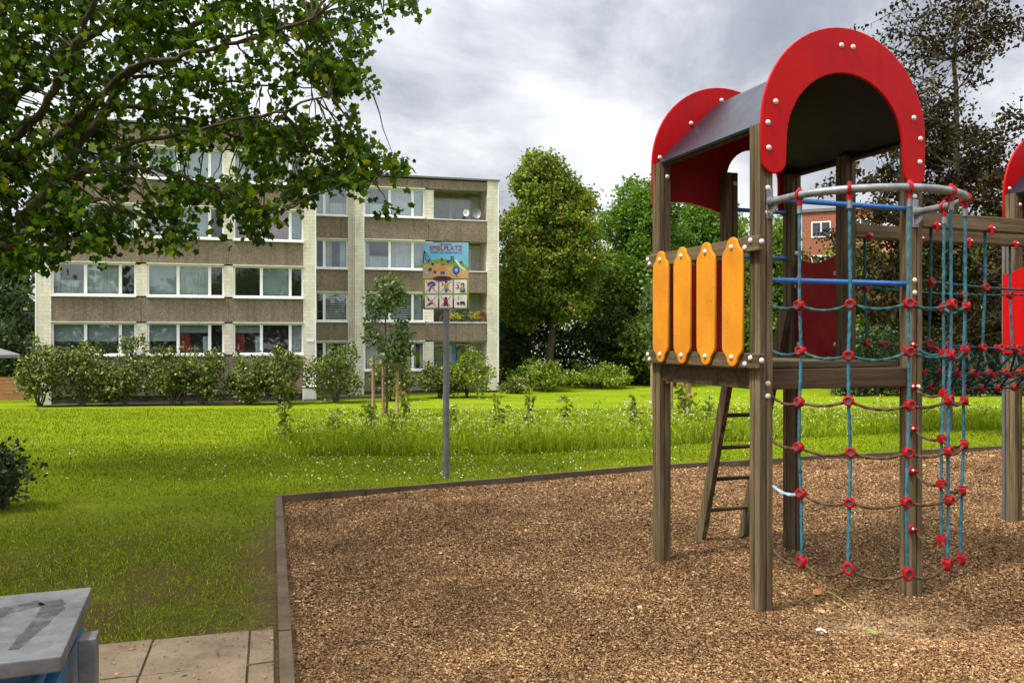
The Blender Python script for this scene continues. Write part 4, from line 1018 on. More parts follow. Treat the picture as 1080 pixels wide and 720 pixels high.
for (px, d, wp, tp, lab) in SHR: shrub(px, d, wp, tp, lab, 'leaf_shrub2' if px > 480 else 'leaf_shrub')
shrub(575, 45.5, 62, 382, 'low spreading green shrub at the foot of the chestnut-like tree', 'leaf_shrub2', 60, 'low shrubs by the dark hedge', .17)
shrub(634, 48, 60, 386, 'low rounded green shrub in front of the dark hedge, right of the tree foot', 'leaf_shrub2', 60, 'low shrubs by the dark hedge', .17)
shrub(543, 43.5, 26, 399, 'small grey green shrub at the right end of the apartment block', 'leaf_shrub', 40, 'low shrubs by the dark hedge', .12)
shrub(-8, 7.8, 44, 474, 'dark bush cut off at the left edge of the near lawn', 'leaf_dark', 40, None, .055)
# dark strip laid as the painted shadow of the shrub row
mb = MB(); prev = None; pts = []
for px in range(44, 421, 20):
    d0 = 33.6+max(0, (px-40))/480*8.0; d1 = d0+1.9+.2*math.sin(px*.11); pts.append((px, d0+.2*math.sin(px*.07), d1))
for (pa, a0, a1), (pb, b0, b1) in zip(pts, pts[1:]):
    q = [((p_-540)/F*d_, d_) for p_, d_ in ((pa, a0), (pb, b0), (pb, b1), (pa, a1))]
    mb.add([(x, y, gz(x, y)+.012) for x, y in q], [(0, 1, 2, 3)])
o = mb.build('shrub_shade_strip', conc('shrub_shade_tone', (.035, .028, .018), .4)); tag(o, 'dark strip painting the shade under the shrub row', 'soil', None, 'structure')

def sapling(x, d, h_, crown_w, label, slab, stakes, off=(0, 0), crown0=.3):
    z0 = gz(x, d); root = empty('sapling', (x+off[0], d+off[1], z0), 0, label, 'young tree')
    mb = MB(); mb.tube(curve_pts((0, 0, -.1), (0, 0, h_), 8, 0, .03), [.05-.005*i for i in range(9)], 8)
    bl_ = []
    for k in range(16):
        t = random.uniform(crown0, .97); a = random.uniform(0, 6.3); wdt = crown_w*(1-abs((t-.5)/.55)**2*.75)*.5
        e = (wdt*math.cos(a)*.8, wdt*math.sin(a)*.8, h_*t+.2); mb.tube(curve_pts((0, 0, h_*t-.25), e, 4, 0, .04), [.018, .014, .01, .007, .004], 5)
        bl_.append((*e, .36*crown_w*.5, .36*crown_w*.5, h_*.10, 26))
    mb.build('trunk', M['bark'], root, True)
    np_mesh('crown', leaf_verts(blob_pts(bl_, .1, 7), .12, .075, OVAL, .1, .4), 6, M['leaf_sap'], root)
    st = empty('stake_frame', (x, d, z0), 0, slab, 'tree stake')
    for (sx, sy_, h2) in stakes:
        mb = MB(); mb.tube([(sx, sy_, -.3), (sx, sy_, h2)], [.05, .046], 10); mb.build('stake', M['stake'], st, True)
    for a, b in zip(stakes, stakes[1:]+stakes[:1]):
        mb = MB(); p_ = Vector((a[0], a[1], 0)); q_ = Vector((b[0], b[1], 0)); dd = (q_-p_).normalized()*.12; zc = min(a[2], b[2])-.1
        mb.tube([p_-dd+Vector((0, 0, zc)), q_+dd+Vector((0, 0, zc))], .04, 8); mb.build('crossbar', M['stake'], st, True)
        mb = MB(); mb.tube([p_+Vector((0, 0, zc-.38)), q_+Vector((0, 0, zc-.38))], .016, 6); mb.build('tie', M['plinth'], st, True)
sapling((406-540)/F*25, 25, 4.0, 1.35, 'slender young tree between round stakes on the lawn', 'three round wooden stakes with crossbars round the sapling left of the sign', [(-.36, 0, 1.88), (-.14, .55, 1.72), (.36, .1, 1.72)], (.0, .25), .36)
sapling((709-540)/F*26.5, 26.5, 3.9, 1.9, 'young tree between stakes seen behind the yellow guard boards', 'tall round stakes in the meadow behind the play tower', [(-.66, 0, 2.0), (.1, .6, 1.9), (.5, .1, 1.9), (.72, .7, 1.8)], (-.35, .3), .5)

M['petal'] = plain('sunflower_petal', (.75, .45, .01), .7); M['stalk'] = leafmat('tall_stalk_leaf', [(0, (.10, .15, .015)), (1, (.24, .30, .03))], .3)
def stalk(px, d, toppx, label, flower):
    x = (px-540)/F*d; z0 = gz(x, d); h_ = max(.45, EYE+(HZ-toppx)/F*d-z0)
    root = empty('tall_wildflower', (x, d, z0), random.uniform(0, 6), label, 'wildflower', 'tall stalks in the meadow strip')
    mb = MB(); top = (random.uniform(-.06, .06), random.uniform(-.06, .06), h_); mb.tube(curve_pts((0, 0, -.05), top, 5, 0, .015), [.014, .013, .012, .011, .01, .008], 6); mb.build('stem', M['stalk'], root)
    n_ = int(60*h_)+20; t = RNG.random(n_)**.8; c = np.stack([RNG.normal(0, .05, n_)+top[0]*t, RNG.normal(0, .05, n_)+top[1]*t, t*h_], 1)
    np_mesh('foliage', leaf_verts(c, .13, .06, OVAL, .0, .4), 6, M['stalk'], root)
    if flower:
        mb = MB(); mb.sphere((0, -.02, h_), .035, 8, 5); hd = mb.build('flower_head', M['plinth'], root, True)
        c = np.array([(0, -.03, h_)]*18); a = np.linspace(0, 2*np.pi, 18, endpoint=False); dd = np.stack([np.cos(a), np.zeros(18), np.sin(a)], 1)
        vs = np.stack([c+dd*.025, c+dd*.07+np.roll(dd, 1, 0)*.012, c+dd*.105, c+dd*.07-np.roll(dd, 1, 0)*.012], 1).reshape(-1, 3); np_mesh('petals', vs, 4, M['petal'], hd)
STK = [(303, 13.6, 426, 'leafy stalk at the left end of the meadow strip', 0), (352, 14.5, 433, 'yellowish stalk in the meadow, between the left end stalk and the stakes', 0), (392, 14.3, 424, 'stalk just in front of the left tree stake', 0), (425, 15.2, 417, 'tall yellow flowering stalk just right of the staked sapling', 1),
  (414, 14.2, 432, 'low yellow green stalk at the foot of the staked sapling', 0), (475, 15.3, 428, 'yellowish stalk right beside the sign pole', 0), (527, 14.8, 420, 'leafy stalk standing alone right of the sign pole', 0), (556, 15.3, 409, 'tallest leafy yellow stalk in the meadow middle', 0), (598, 15.6, 418, 'leafy stalk in the meadow below the rounded shrub', 0), (671, 15.0, 417, 'leafy stalk in the meadow left of the play tower', 0),
  (718, 17.0, 406, 'sunflower in the meadow under the yellow guard boards', 1), (729, 17.4, 418, 'lower sunflower beside the tower ladder', 1), (746, 16, 421, 'leafy stalk just left of the ladder foot', 0)]
for s_ in STK: stalk(*s_)

# ================================================================== BIG MAPLE (upper left)
MX, MY = -7.4, 9.6
MP = empty('maple_tree', (MX, MY, gz(MX, MY)), 0, 'large dark green maple overhanging from the left with mossy limbs', 'tree')
def lp(px, py, d): p = P(px, py, d); return Vector((p[0]-MX, p[1]-MY, p[2]))
limbs = []
mt_ = MB()
def limb(pts, r0, r1, n=7):
    ps = [Vector(p) for p in pts]; out = []
    for i in range(len(ps)-1):
        a = ps[max(i-1, 0)]; b = ps[i]; c = ps[i+1]; d = ps[min(i+2, len(ps)-1)]
        for k in range(n):
            t = k/n; out.append(.5*((2*b)+(c-a)*t+(2*a-5*b+4*c-d)*t*t+(3*b-a-3*c+d)*t**3))
    out.append(ps[-1]); m_ = len(out)
    out = [p+Vector((random.gauss(0, 1), random.gauss(0, 1), random.gauss(0, 1)))*.012 for p in out]
    rs = [.78*(r0+(r1-r0)*(i/(m_-1))**.7) for i in range(m_)]; mt_.tube(out, rs, 9)
    limbs.extend([(p, r) for p, r in zip(out, rs)]); return out
limb([(0, 0, -.2), (.05, .0, .5), (.12, 0, 1.4), (.2, .05, 2.4), (.15, .1, 3.3)], .30, .21)
FK = Vector((.2, .05, 2.35)); FK2 = Vector((.15, .1, 3.2))
limb([FK, lp(0, 268, 9.6), lp(34, 222, 9.6), lp(60, 186, 9.7), lp(110, 118, 9.9), lp(134, 79, 10.0), lp(187, 43, 10.3), lp(245, -5, 10.6), lp(300, -60, 11)], .13, .035)
limb([FK2, lp(-10, 175, 9.9), lp(20, 163, 9.8), lp(62, 146, 9.7), lp(82, 125, 9.6), lp(133, 76, 9.4), lp(175, 62, 9.2), lp(250, 45, 9.0), lp(330, 20, 8.9)], .11, .02)
limb([lp(62, 183, 9.7), lp(84, 182, 9.5), lp(133, 153, 9.3), lp(187, 141, 9.1), lp(227, 132, 9.0), lp(290, 118, 8.9), lp(345, 100, 8.8)], .06, .012)
limb([lp(100, 110, 9.6), lp(150, 113, 9.9), lp(200, 127, 10.1), lp(262, 147, 10.3), lp(330, 162, 10.5), lp(395, 190, 10.7)], .055, .012)
limb([lp(84, 182, 9.5), lp(140, 177, 9.3), lp(187, 184, 9.1), lp(240, 205, 9.0), lp(290, 225, 9.0)], .045, .010)
limb([FK2, lp(-15, 130, 10.2), lp(4, 118, 10.3), lp(10, 67, 10.5), lp(17, 27, 10.6), lp(25, -20, 10.8), lp(40, -120, 11)], .12, .05)
limb([lp(4, 122, 10.2), lp(50, 65, 10.0), lp(110, 29, 9.8), lp(150, -10, 9.7), lp(200, -60, 9.6)], .075, .03)
limb([lp(-10, 170, 9.9), lp(40, 120, 9.3), lp(75, 60, 8.9), lp(95, 10, 8.7), lp(120, -40, 8.5)], .075, .03)
limb([lp(134, 79, 10.0), lp(170, 82, 10.2), lp(207, 83, 10.4), lp(270, 90, 10.6), lp(320, 92, 10.8), lp(385, 88, 11)], .035, .008)
limb([lp(34, 222, 9.6), lp(80, 212, 9.3), lp(120, 215, 9.0), lp(165, 240, 8.8)], .04, .01)
limb([lp(0, 250, 9.6), lp(30, 245, 9.2), lp(65, 252, 9.0)], .03, .01)
limb([lp(187, 43, 10.3), lp(240, 38, 10.4), lp(300, 30, 10.6), lp(370, 25, 10.8), lp(440, 2, 11)], .035, .008)
# off-frame limbs that carry the rest of the crown
for e in ((-3, 1.5, 5.8), (-2.2, -2.5, 5.5), (1.0, -4.2, 6.3), (2.5, -3.0, 7.4), (0, 2.5, 7.8), (-1, 0, 8.8), (-3.5, -.5, 4.6), (3.2, .5, 8.3), (2.2, -4.6, 6.0), (0, -6, 5.6), (2.6, -5.6, 6.2), (3.9, -4.6, 6.6), (1.4, -7.3, 6.2), (3.3, -6.6, 6.6)):
    limb([FK2, Vector((.15, .1, 3.2)).lerp(Vector(e), .45)+Vector((0, 0, .6)), e], .12, .03)
POLY = [(-70, -60), (470, -60), (452, 0), (428, 6), (408, 32), (388, 50), (378, 72), (392, 92), (384, 104), (350, 100), (318, 128), (360, 122), (396, 116), (404, 140), (420, 170), (426, 200), (412, 222), (398, 214), (368, 196), (345, 192), (315, 216), (300, 232), (275, 262), (258, 244), (226, 222), (202, 240), (183, 275), (165, 262), (140, 246), (105, 266), (85, 262), (55, 278), (-70, 285)]
def in_poly(x, y):
    c = np.zeros(len(x), bool); j = len(POLY)-1
    for i in range(len(POLY)):
        xi, yi = POLY[i]; xj, yj = POLY[j]
        if yi != yj: c ^= ((yi > y) != (yj > y)) & (x < (xj-xi)*(y-yi)/(yj-yi)+xi)
        j = i
    return c
def thin(px, py):      # openings in the foliage
    d = np.ones(len(px))
    for cx, cy, rx, ry, k in ((185, 165, 52, 26, .75), (215, 60, 45, 22, .55), (110, 75, 30, 20, .4), (345, 112, 35, 14, .9), (205, 228, 24, 16, .75), (255, 185, 26, 16, .5), (20, 95, 25, 40, .45), (285, 225, 20, 14, .6), (140, 190, 40, 10, .4), (60, 100, 25, 15, .4), (245, 222, 30, 14, .6), (150, 225, 24, 12, .45), (295, 205, 22, 12, .5), (215, 180, 50, 10, .4)):
        d -= k*np.exp(-((px-cx)/rx)**2-((py-cy)/ry)**2)
    return np.clip(d+.12*np.sin(px*.07+py*.05)*np.sin(py*.09-px*.03), .02, 1)
px = RNG.uniform(-70, 470, 3200); py = RNG.uniform(-60, 290, 3200)
ok = in_poly(px, py) & (RNG.random(3200) < thin(px, py)*np.where(py > 190, .95, .62)); px, py = px[ok][:660], py[ok][:660]
dd = 10.25+RNG.normal(0, .8, len(px)); dd = np.clip(dd, 8.9, 12.0)
ctr = np.stack([(px-540)/F*dd-MX, dd-MY, EYE+(HZ-py)/F*dd], 1)
LP_ = np.array([tuple(p) for p, r in limbs]); LR = np.array([r for p, r in limbs])
def twig_to(c):
    d2 = np.sum((LP_-c)**2, axis=1)+np.maximum(0, LP_[:, 2]-c[2]-.6)*.4; i = int(np.argmin(d2)); a = Vector(LP_[i]); b = Vector(c)
    L = (b-a).length
    mt_.tube(curve_pts(a, b, 5, -.06*L, .03*L), [min(LR[i]*.6, .012+.006*L), .011, .009, .007, .005, .003], 5, False)
for c in ctr: twig_to(c)
# hidden remainder of the crown, above and behind the frame
far_ = blob_pts([(-2.8, 1.2, 5.8, 1.7, 1.7, 1.2, 42), (-2.0, -2.3, 5.4, 1.6, 1.7, 1.1, 42), (1.0, -4.0, 6.2, 1.9, 1.6, 1.0, 50), (2.6, -2.6, 7.3, 1.8, 1.8, 1.1, 46), (0, 2.4, 7.7, 1.9, 1.8, 1.3, 46), (-.5, 0, 8.8, 2.0, 2.0, 1.2, 50), (-3.3, -.6, 4.6, 1.4, 1.6, 1.0, 34), (3.0, .6, 8.2, 1.9, 1.8, 1.1, 46), (2.0, -4.4, 6.0, 1.8, 1.5, .9, 42), (0, -5.8, 5.6, 1.8, 1.5, .9, 60), (2.4, -5.4, 6.2, 1.7, 1.5, .9, 60), (3.9, -4.4, 6.6, 1.5, 1.4, .9, 50), (1.4, -7.2, 6.2, 1.8, 1.5, .9, 60), (-1.6, -5.0, 4.9, 1.5, 1.6, 1.0, 46), (3.4, -6.6, 6.6, 1.6, 1.5, .9, 50)], .0, 1)
fp = far_+np.array([MX, MY, 0]); pyy = HZ-(fp[:, 2]-EYE)*F/np.maximum(fp[:, 1], .5); pxx = 540+fp[:, 0]*F/np.maximum(fp[:, 1], .5)
far_ = far_[(pyy < -40) | (pxx < -60)]
for c in far_[::3]: twig_to(c)
mt_.build('trunk', M['bark_moss'], MP, True)
per = 29
c = np.repeat(ctr, per, 0)+RNG.normal(size=(len(ctr)*per, 3))*np.array([.10, .10, .085])
c3 = np.repeat(far_, 36, 0)+RNG.normal(size=(len(far_)*36, 3))*np.array([.3, .3, .22])
M['leaf_maple'] = leafmat('maple_leaf', [(0, (.018, .038, .006)), (.4, (.038, .088, .006)), (.75, (.085, .165, .008)), (.95, (.17, .25, .010)), (1, (.26, .24, .02))], .38, .6, .14)
v = leaf_verts(np.concatenate([c, c3]), .084, .08, MAPLE, .9, .35)
np_mesh('crown', v, 10, M['leaf_maple'], MP)

# ================================================================== BACKGROUND TREES, HEDGES, HOUSES
M['leaf_chest'] = leafmat('chestnut_leaf', [(0, (.05, .08, .010)), (.5, (.125, .20, .016)), (.86, (.23, .285, .026)), (.95, (.36, .27, .035)), (1, (.45, .22, .04))], .38)
M['leaf_fresh'] = leafmat('fresh_leaf', [(0, (.04, .10, .008)), (.5, (.09, .175, .012)), (1, (.17, .27, .022))], .38)
M['leaf_mid'] = leafmat('mid_leaf', [(0, (.04, .075, .01)), (.5, (.115, .185, .018)), (1, (.20, .26, .03))], .36)
M['leaf_beech'] = leafmat('copper_leaf', [(0, (.014, .009, .008)), (.45, (.032, .02, .013)), (.7, (.055, .04, .015)), (.85, (.05, .075, .014)), (1, (.16, .085, .028))], .2, .6, .1)
def crown_blobs(cw, z0, z1, nb, n, seed, shape=1.0):
    rd = random.Random(seed); out = []
    for k in range(nb):
        t = (k+.5)/nb; zc = z0+(z1-z0)*t
        wd_ = cw*.5*(math.sin(math.pi*min(1, .16+.80*t)) if shape == 1.0 else ((.62+.38*t/.35) if t < .35 else math.sqrt(max(.05, 1-((t-.35)/.68)**2))))
        nq = (2 if .2 < t < .85 else 1) if shape == 1.0 else 3; a0 = rd.uniform(0, 6.3)
        for q in range(nq):
            a = rd.uniform(0, 6.3) if shape == 1.0 else a0+q*2.09+rd.uniform(-.4, .4); rr = rd.uniform(.35, .75)*wd_
            out.append((rr*math.cos(a), rr*math.sin(a), zc+rd.uniform(-.3, .3), max(.6, wd_*rd.uniform(.42, .62)), max(.6, wd_*.5), (z1-z0)/nb*rd.uniform(.8, 1.2)+.3, n))
    return out
def bgtree(px, d, wpx, toppx, z0f, mat, label, nb=8, n=70, leaf=.24, seed=1, lean=(0, 0), group='trees beyond the lawn', trunk=.22, per=9, spread=.34, shape=1.0):
    x = (px-540)/F*d; gz0 = gz(x, d); h_ = EYE+(HZ-toppx)/F*d-gz0; cw = wpx/F*d
    bl_ = crown_blobs(cw, h_*z0f, h_*.93, nb, n, seed, shape)
    return blob_tree('tree', label, x, d, h_*max(.45, z0f+.2), trunk, bl_, leaf, per, spread, M[mat], M['bark'], lean, group)
bgtree(577, 50, 118, 158, .30, 'leaf_chest', 'tall broadleaf tree with rust tinged crown and bare lower trunk beside the apartment block', 12, 62, .20, 3, (.5, 0), None, .26, 30, .24, .75)
bgtree(681, 56, 116, 188, .18, 'leaf_fresh', 'fresh green broadleaf tree between the rusty crowned tree and the play tower', 10, 60, .21, 5, per=28, spread=.26, shape=.65)
bgtree(748, 60, 116, 196, .15, 'leaf_fresh', 'fresh green tree behind the left posts of the play tower', 10, 60, .21, 6, per=30, spread=.26, shape=.65)
bgtree(541, 55, 46, 262, .05, 'leaf_mid', 'narrow leafy tree squeezed between the end wall of the block and the rusty crowned tree', 7, 60, .22, 18, per=12)
bgtree(634, 54, 84, 252, .06, 'leaf_mid', 'lower mid green tree filling the gap beneath the two tall crowns', 7, 60, .26, 8)
bgtree(700, 50, 80, 290, .06, 'leaf_mid', 'bushy low tree left of the yellow guard boards', 6, 66, .24, 9)
bgtree(780, 55, 100, 232, .08, 'leaf_mid', 'mid green tree seen through the tower above the yellow guard boards', 8, 60, .26, 10)
bgtree(822, 52, 66, 236, .05, 'leaf_mid', 'light green bushy tree seen through the tower below the red brick house', 7, 60, .22, 11, per=14, shape=.65)
bgtree(900, 48, 110, 262, .05, 'leaf_chest', 'bronze tinted tree seen through the climbing net', 8, 60, .22, 12, per=14, shape=.65)
bgtree(985, 46, 130, 222, .05, 'leaf_mid', 'dense dark tree behind the rope bridge', 9, 70, .22, 13, per=14, shape=.65)
bgtree(1085, 44, 150, 200, .05, 'leaf_mid', 'tree behind the second tower at the right edge', 9, 70, .22, 14, per=14, shape=.65)
bgtree(1180, 46, 150, 190, .05, 'leaf_mid', 'tree just beyond the right edge of the view', 8, 50, .26, 15)
bgtree(8, 46, 95, 262, .06, 'leaf_dark', 'dark green tree behind the left corner of the apartment block', 9, 80, .25, 16)
bgtree(-75, 44, 110, 230, .06, 'leaf_dark', 'dark tree beyond the plank fence at the left edge', 9, 70, .26, 17)
# evergreen hedge mass under the trees
def hedge(px0, px1, d, toppx, label, mat='leaf_dark', leaf=.22, dens=85):
    x0 = (px0-540)/F*d; x1 = (px1-540)/F*d; z0 = gz((x0+x1)/2, d); h_ = EYE+(HZ-toppx)/F*d-z0
    root = empty('hedge', ((x0+x1)/2, d, z0), 0, label, 'hedge'); L = (x1-x0)/2
    n_ = int(2*L*h_*dens); u_ = RNG.uniform(-L, L, n_); zz_ = RNG.uniform(0, 1, n_)
    hh = h_*(.82+.12*np.sin(u_*1.1)+.08*np.sin(u_*2.9+1))
    c = np.stack([u_, RNG.uniform(-1.0, 1.0, n_)+.15*np.sin(u_*2), zz_*hh], 1); c = np.repeat(c, 3, 0)+RNG.normal(size=(n_*3, 3))*.13
    np_mesh('foliage', leaf_verts(c, leaf, leaf*.7, LEAF, .2, .3), 4, M[mat], root)
    mb = MB()
    k = -L
    while k < L: mb.tube(curve_pts((k, random.uniform(-.3, .3), -.1), (k+random.uniform(-.3, .3), 0, h_*.75), 4, 0, .1), [.07, .06, .05, .04, .02], 6); k += 1.1
    mb.build('stems', M['bark'], root)
hedge(528, 704, 52, 318, 'dark evergreen hedge under the trees right of the apartment block')
hedge(690, 905, 57, 330, 'dark hedge across the lawn seen under the tower platform')
hedge(880, 1180, 42, 330, 'dark hedge behind the rope bridge and the climbing net', 'leaf_dark', .2, 85)
hedge(-120, 45, 43, 335, 'dark hedge behind the plank fence at the left edge')
# copper beech behind the bridge
CX, CY = (1000-540)/F*14.6, 14.6
CB = empty('copper_beech', (CX, CY, gz(CX, CY)), 0, 'young copper beech with sparse bronze leaves rising behind the rope bridge', 'tree')
rd = random.Random(21); mb = MB(); tips = []
trk = curve_pts((0, 0, -.2), (.25, .1, 8.6), 14, 0, .05, rd); mb.tube(trk, [.105-.0065*i for i in range(15)], 10)
for k in range(64):
    t = rd.uniform(.16, .97); i = min(13, int(t*14)); a = trk[i]; az = rd.uniform(0, 6.283); L = (2.5*(1-t)**.55+.55)*rd.uniform(.6, 1.1)
    el = rd.uniform(.25, .9)
    b = a+Vector((math.cos(az)*math.cos(el), math.sin(az)*math.cos(el), math.sin(el)))*L
    br_ = curve_pts(a, b, 6, .08*L, .05, rd); r0 = .034*(1-t*.6); mb.tube(br_, [r0*(1-.14*q) for q in range(7)], 6)
    for q in range(2, 7):
        tips.append((br_[q], t))
        for s_ in range(2):
            dv = Vector((rd.gauss(0, 1), rd.gauss(0, 1), rd.gauss(.25, .7))).normalized()*rd.uniform(.25, .75); e = br_[q]+dv
            mb.tube([br_[q], br_[q].lerp(e, .5)+Vector((0, 0, .03)), e], [.009, .006, .003], 5)
            for w_ in (.45, .75, 1.0): tips.append((br_[q].lerp(e, w_), t))
mb.build('trunk', M['bark'], CB, True)
cs = []
for p, t in tips:
    nl = 32 if p.z < 4.6 else (20 if p.z < 5.6 else 7)
    for _ in range(nl): cs.append((p.x+rd.gauss(0, .085), p.y+rd.gauss(0, .085), p.z+rd.gauss(0, .07)))
np_mesh('crown', leaf_verts(np.array(cs), .072, .043, OVAL, .4, .4), 6, M['leaf_beech'], CB)

# plank fence and parasol at far left
fx, fy = (-18-540)/F*37.5, 37.5
FN = empty('plank_fence', (fx, fy, gz(fx, fy)), R(4), 'brown horizontal plank fence left of the apartment block', 'fence')
mb = MB()
for i in range(7): mb.cbox(-2.6, 2.0, -.012, .012, .08+i*.155, .08+i*.155+.142, .004)
mb.build('plank_panel', wood('fence_plank', (.16, .07, .03), (.26, .12, .05), (.34, .17, .075), 0, .8, .1), FN)
for x in (-2.5, -.9, .6, 1.95): mb = MB(); mb.cbox(x-.045, x+.045, .014, .10, -.2, 1.22, .006); mb.build('fence_post', M['stake'], FN)
px_, py_ = (-12-540)/F*39.5, 39.5
PS = empty('garden_parasol', (px_, py_, gz(px_, py_)), 0, 'pale grey garden parasol behind the plank fence', 'parasol')
mb = MB(); n_ = 8; vs = [(0, 0, 2.62)]+[(1.35*math.cos(2*math.pi*i/n_), 1.35*math.sin(2*math.pi*i/n_), 2.15) for i in range(n_)]+[(1.35*math.cos(2*math.pi*i/n_), 1.35*math.sin(2*math.pi*i/n_), 2.0) for i in range(n_)]
mb.add(vs, [(0, 1+i, 1+(i+1) % n_) for i in range(n_)]+[(1+i, 1+n_+i, 1+n_+(i+1) % n_, 1+(i+1) % n_) for i in range(n_)]); mb.build('canopy', plain('grey_canvas', (.16, .16, .175), .9), PS)
mb = MB(); mb.tube([(0, 0, -.1), (0, 0, 2.6)], .025, 8); mb.build('pole', M['galv'], PS)

def house(name, px0, px1, d, toppx, label, cat, wall, rows_, cols, roof=None, wmat='white'):
    x0 = (px0-540)/F*d; x1 = (px1-540)/F*d; z0 = gz((x0+x1)/2, d); h_ = EYE+(HZ-toppx)/F*d-z0; W = x1-x0
    rt = empty(name, ((x0+x1)/2, d, z0), -math.atan2((x0+x1)/2, d)*1.15, label, cat)
    mb = MB(); mb.box(-W/2, W/2, 0, 9, -.5, h_); wl = mb.build('wall', wall, rt)
    mb = MB()
    if roof: mb.prism([(-.4, h_+.003), (9.4, h_+.003), (4.5, h_+2.6)], (-W/2-.3, 0, 0), V, Z, U, W+.6); mb.build('roof', roof, rt)
    else: mb.box(-W/2-.15, W/2+.15, -.15, 9.15, h_+.003, h_+.25); mb.build('roof', M['roof'], rt)
    for r_ in range(rows_):
        for c_ in range(cols):
            xc = -W/2+W*(c_+.5)/cols; zc = h_-1.45-r_*2.75
            if zc < .8: continue
            mb = MB(); b = .09
            for bx_ in ((xc-.75, xc+.75, -.05, .02, zc-.65, zc-.65+b), (xc-.75, xc+.75, -.05, .02, zc+.65-b, zc+.65), (xc-.75, xc-.75+b, -.049, .019, zc-.65+b, zc+.65-b), (xc+.75-b, xc+.75, -.049, .019, zc-.65+b, zc+.65-b), (xc-.045, xc+.045, -.049, .019, zc-.65+b, zc+.65-b)): mb.box(*bx_)
            wn = mb.build('window', M['white'], rt)
            mb = MB(); mb.add([(xc-.7, -.015, zc-.6), (xc+.7, -.015, zc-.6), (xc+.7, -.015, zc+.6), (xc-.7, -.015, zc+.6)], [(0, 1, 2, 3)]); mb.build('pane', plain('far_window_glass', (.03, .035, .045), .08, 0, .1, 1, .8), wn)
    return rt
house('brick_house', 848, 925, 66, 222, 'red brick house with white windows seen through the tower', 'house', M['brick_red'], 4, 2)
house('white_building', 560, 646, 84, 226, 'white apartment house glimpsed between the trees behind', 'building', M['white_wall'], 5, 7)
hb_ = house('tiled_house', 905, 1180, 76, 262, 'house with red tiled roof behind the copper beech', 'house', M['brick_red'], 2, 7, plain('red_roof_tile', (.38, .12, .06), .8, 0, .25, 5))
# far wood closing the horizon
xs_ = []; nW = 5200
a = RNG.uniform(-1.0, 1.0, nW); d = RNG.uniform(95, 125, nW); x = a*d*1.1; hh = (7+2.0*np.sin(a*21)+1.4*np.sin(a*53+1))*RNG.random(nW)**.7
c = np.stack([x, d, ground(x, d)+hh], 1); c = np.repeat(c, 5, 0)+RNG.normal(size=(nW*5, 3))*.7
nB = 4200  # unseen belt behind the camera, added to darken low light and reflections
a = RNG.uniform(-70, 75, nB); d2 = RNG.uniform(-44, -27, nB)-.004*a*a*.3; hh = (8.0+1.8*np.sin(a*.35)+1.2*np.sin(a*.9+1))*RNG.random(nB)**.75
cb = np.stack([a, d2, hh], 1); cb = np.repeat(cb, 5, 0)+RNG.normal(size=(nB*5, 3))*.6
c = np.concatenate([c, cb])
wd = np_mesh('wood_and_shade_belt', leaf_verts(c, .9, .75, LEAF, .2, .3), 4, M['leaf_dark']); tag(wd, 'far belt of trees closing the horizon, with an added unseen belt behind', 'wood', None, 'stuff')

# ================================================================== WASTE BIN, LITTER
br_ = Vector((-1.063, 1.925, 0)); wdir = Vector((-.356, .934, 0)).normalized(); ldir = Vector((-wdir.y, wdir.x, 0))
BN = empty('waste_bin', br_+wdir*.285+ldir*.285, math.atan2(wdir.y, wdir.x)-R(90), 'square waste bin with scuffed grey metal lid and blue liner', 'waste bin')
def binmat():
    m, nt = new_mat('weathered_zinc_lid'); g = N(nt); v = g.coord()
    a = g.noise(v, 7, 6, .7, .5); b = g.noise(v, 38, 5, .7); vo = g.n('ShaderNodeTexVoronoi', {'Vector': v, 'Scale': 26.0}).outputs[1]
    f_ = g.n('ShaderNodeSeparateColor', {0: vo}).outputs[0]
    c = g.ramp(a, [(.3, (.06, .063, .066)), (.5, (.12, .124, .128)), (.7, (.19, .195, .20))])
    c = g.mix(.22, c, g.ramp(f_, [(0, (.08, .08, .083)), (1, (.23, .235, .24))]))
    c = g.mix(g.ramp(b, [(.55, 0.0), (.72, .5)]), c, (.13, .13, .125))
    g.out(g.pbr(c, g.ramp(a, [(.3, .6), (.7, .42)]), .35, g.bump(b, .15, .002))); return m
zinc = binmat(); H2 = .285
mb = MB(); mb.cbox(-H2, H2, -H2, H2, .862, .90, .004); lid = mb.build('lid', zinc, BN)
blob = []
def smear(pts, wds):
    ps = [Vector((p[0], p[1])) for p in pts]; L_, R_ = [], []; n_ = 5; cp = []
    for a, b, wa, wb in zip(ps, ps[1:], wds, wds[1:]):
        for k in range(n_): t = k/n_; cp.append((a.lerp(b, t), wa+(wb-wa)*t))
    cp.append((ps[-1], wds[-1]))
    for i, (p, w_) in enumerate(cp):
        d = (cp[min(i+1, len(cp)-1)][0]-cp[max(i-1, 0)][0]).normalized(); nn = Vector((-d.y, d.x))
        L_.append(p+nn*w_*random.uniform(.8, 1.15)); R_.append(p-nn*w_*random.uniform(.8, 1.15))
    n = len(L_); mb = MB(); mb.add([(p.x, p.y, .9012) for p in L_+R_], [(i, i+1, n+i+1, n+i) for i in range(n-1)]); mb.build('stain', M['stain'], lid)
def stain_mat():
    m, nt = new_mat('dark_scuff'); g = N(nt); v = g.coord(); a = g.noise(v, 30, 6, .75)
    sh = g.pbr(g.ramp(a, [(.3, (.03, .03, .032)), (.7, (.075, .075, .078))]), .45)
    tr = g.n('ShaderNodeBsdfTransparent').outputs[0]
    g.out(g.n('ShaderNodeMixShader', {0: g.ramp(g.noise(v, 16, 6, .75), [(.38, .1), (.56, .9)]), 1: tr, 2: sh}).outputs[0]); return m
M['stain'] = stain_mat()
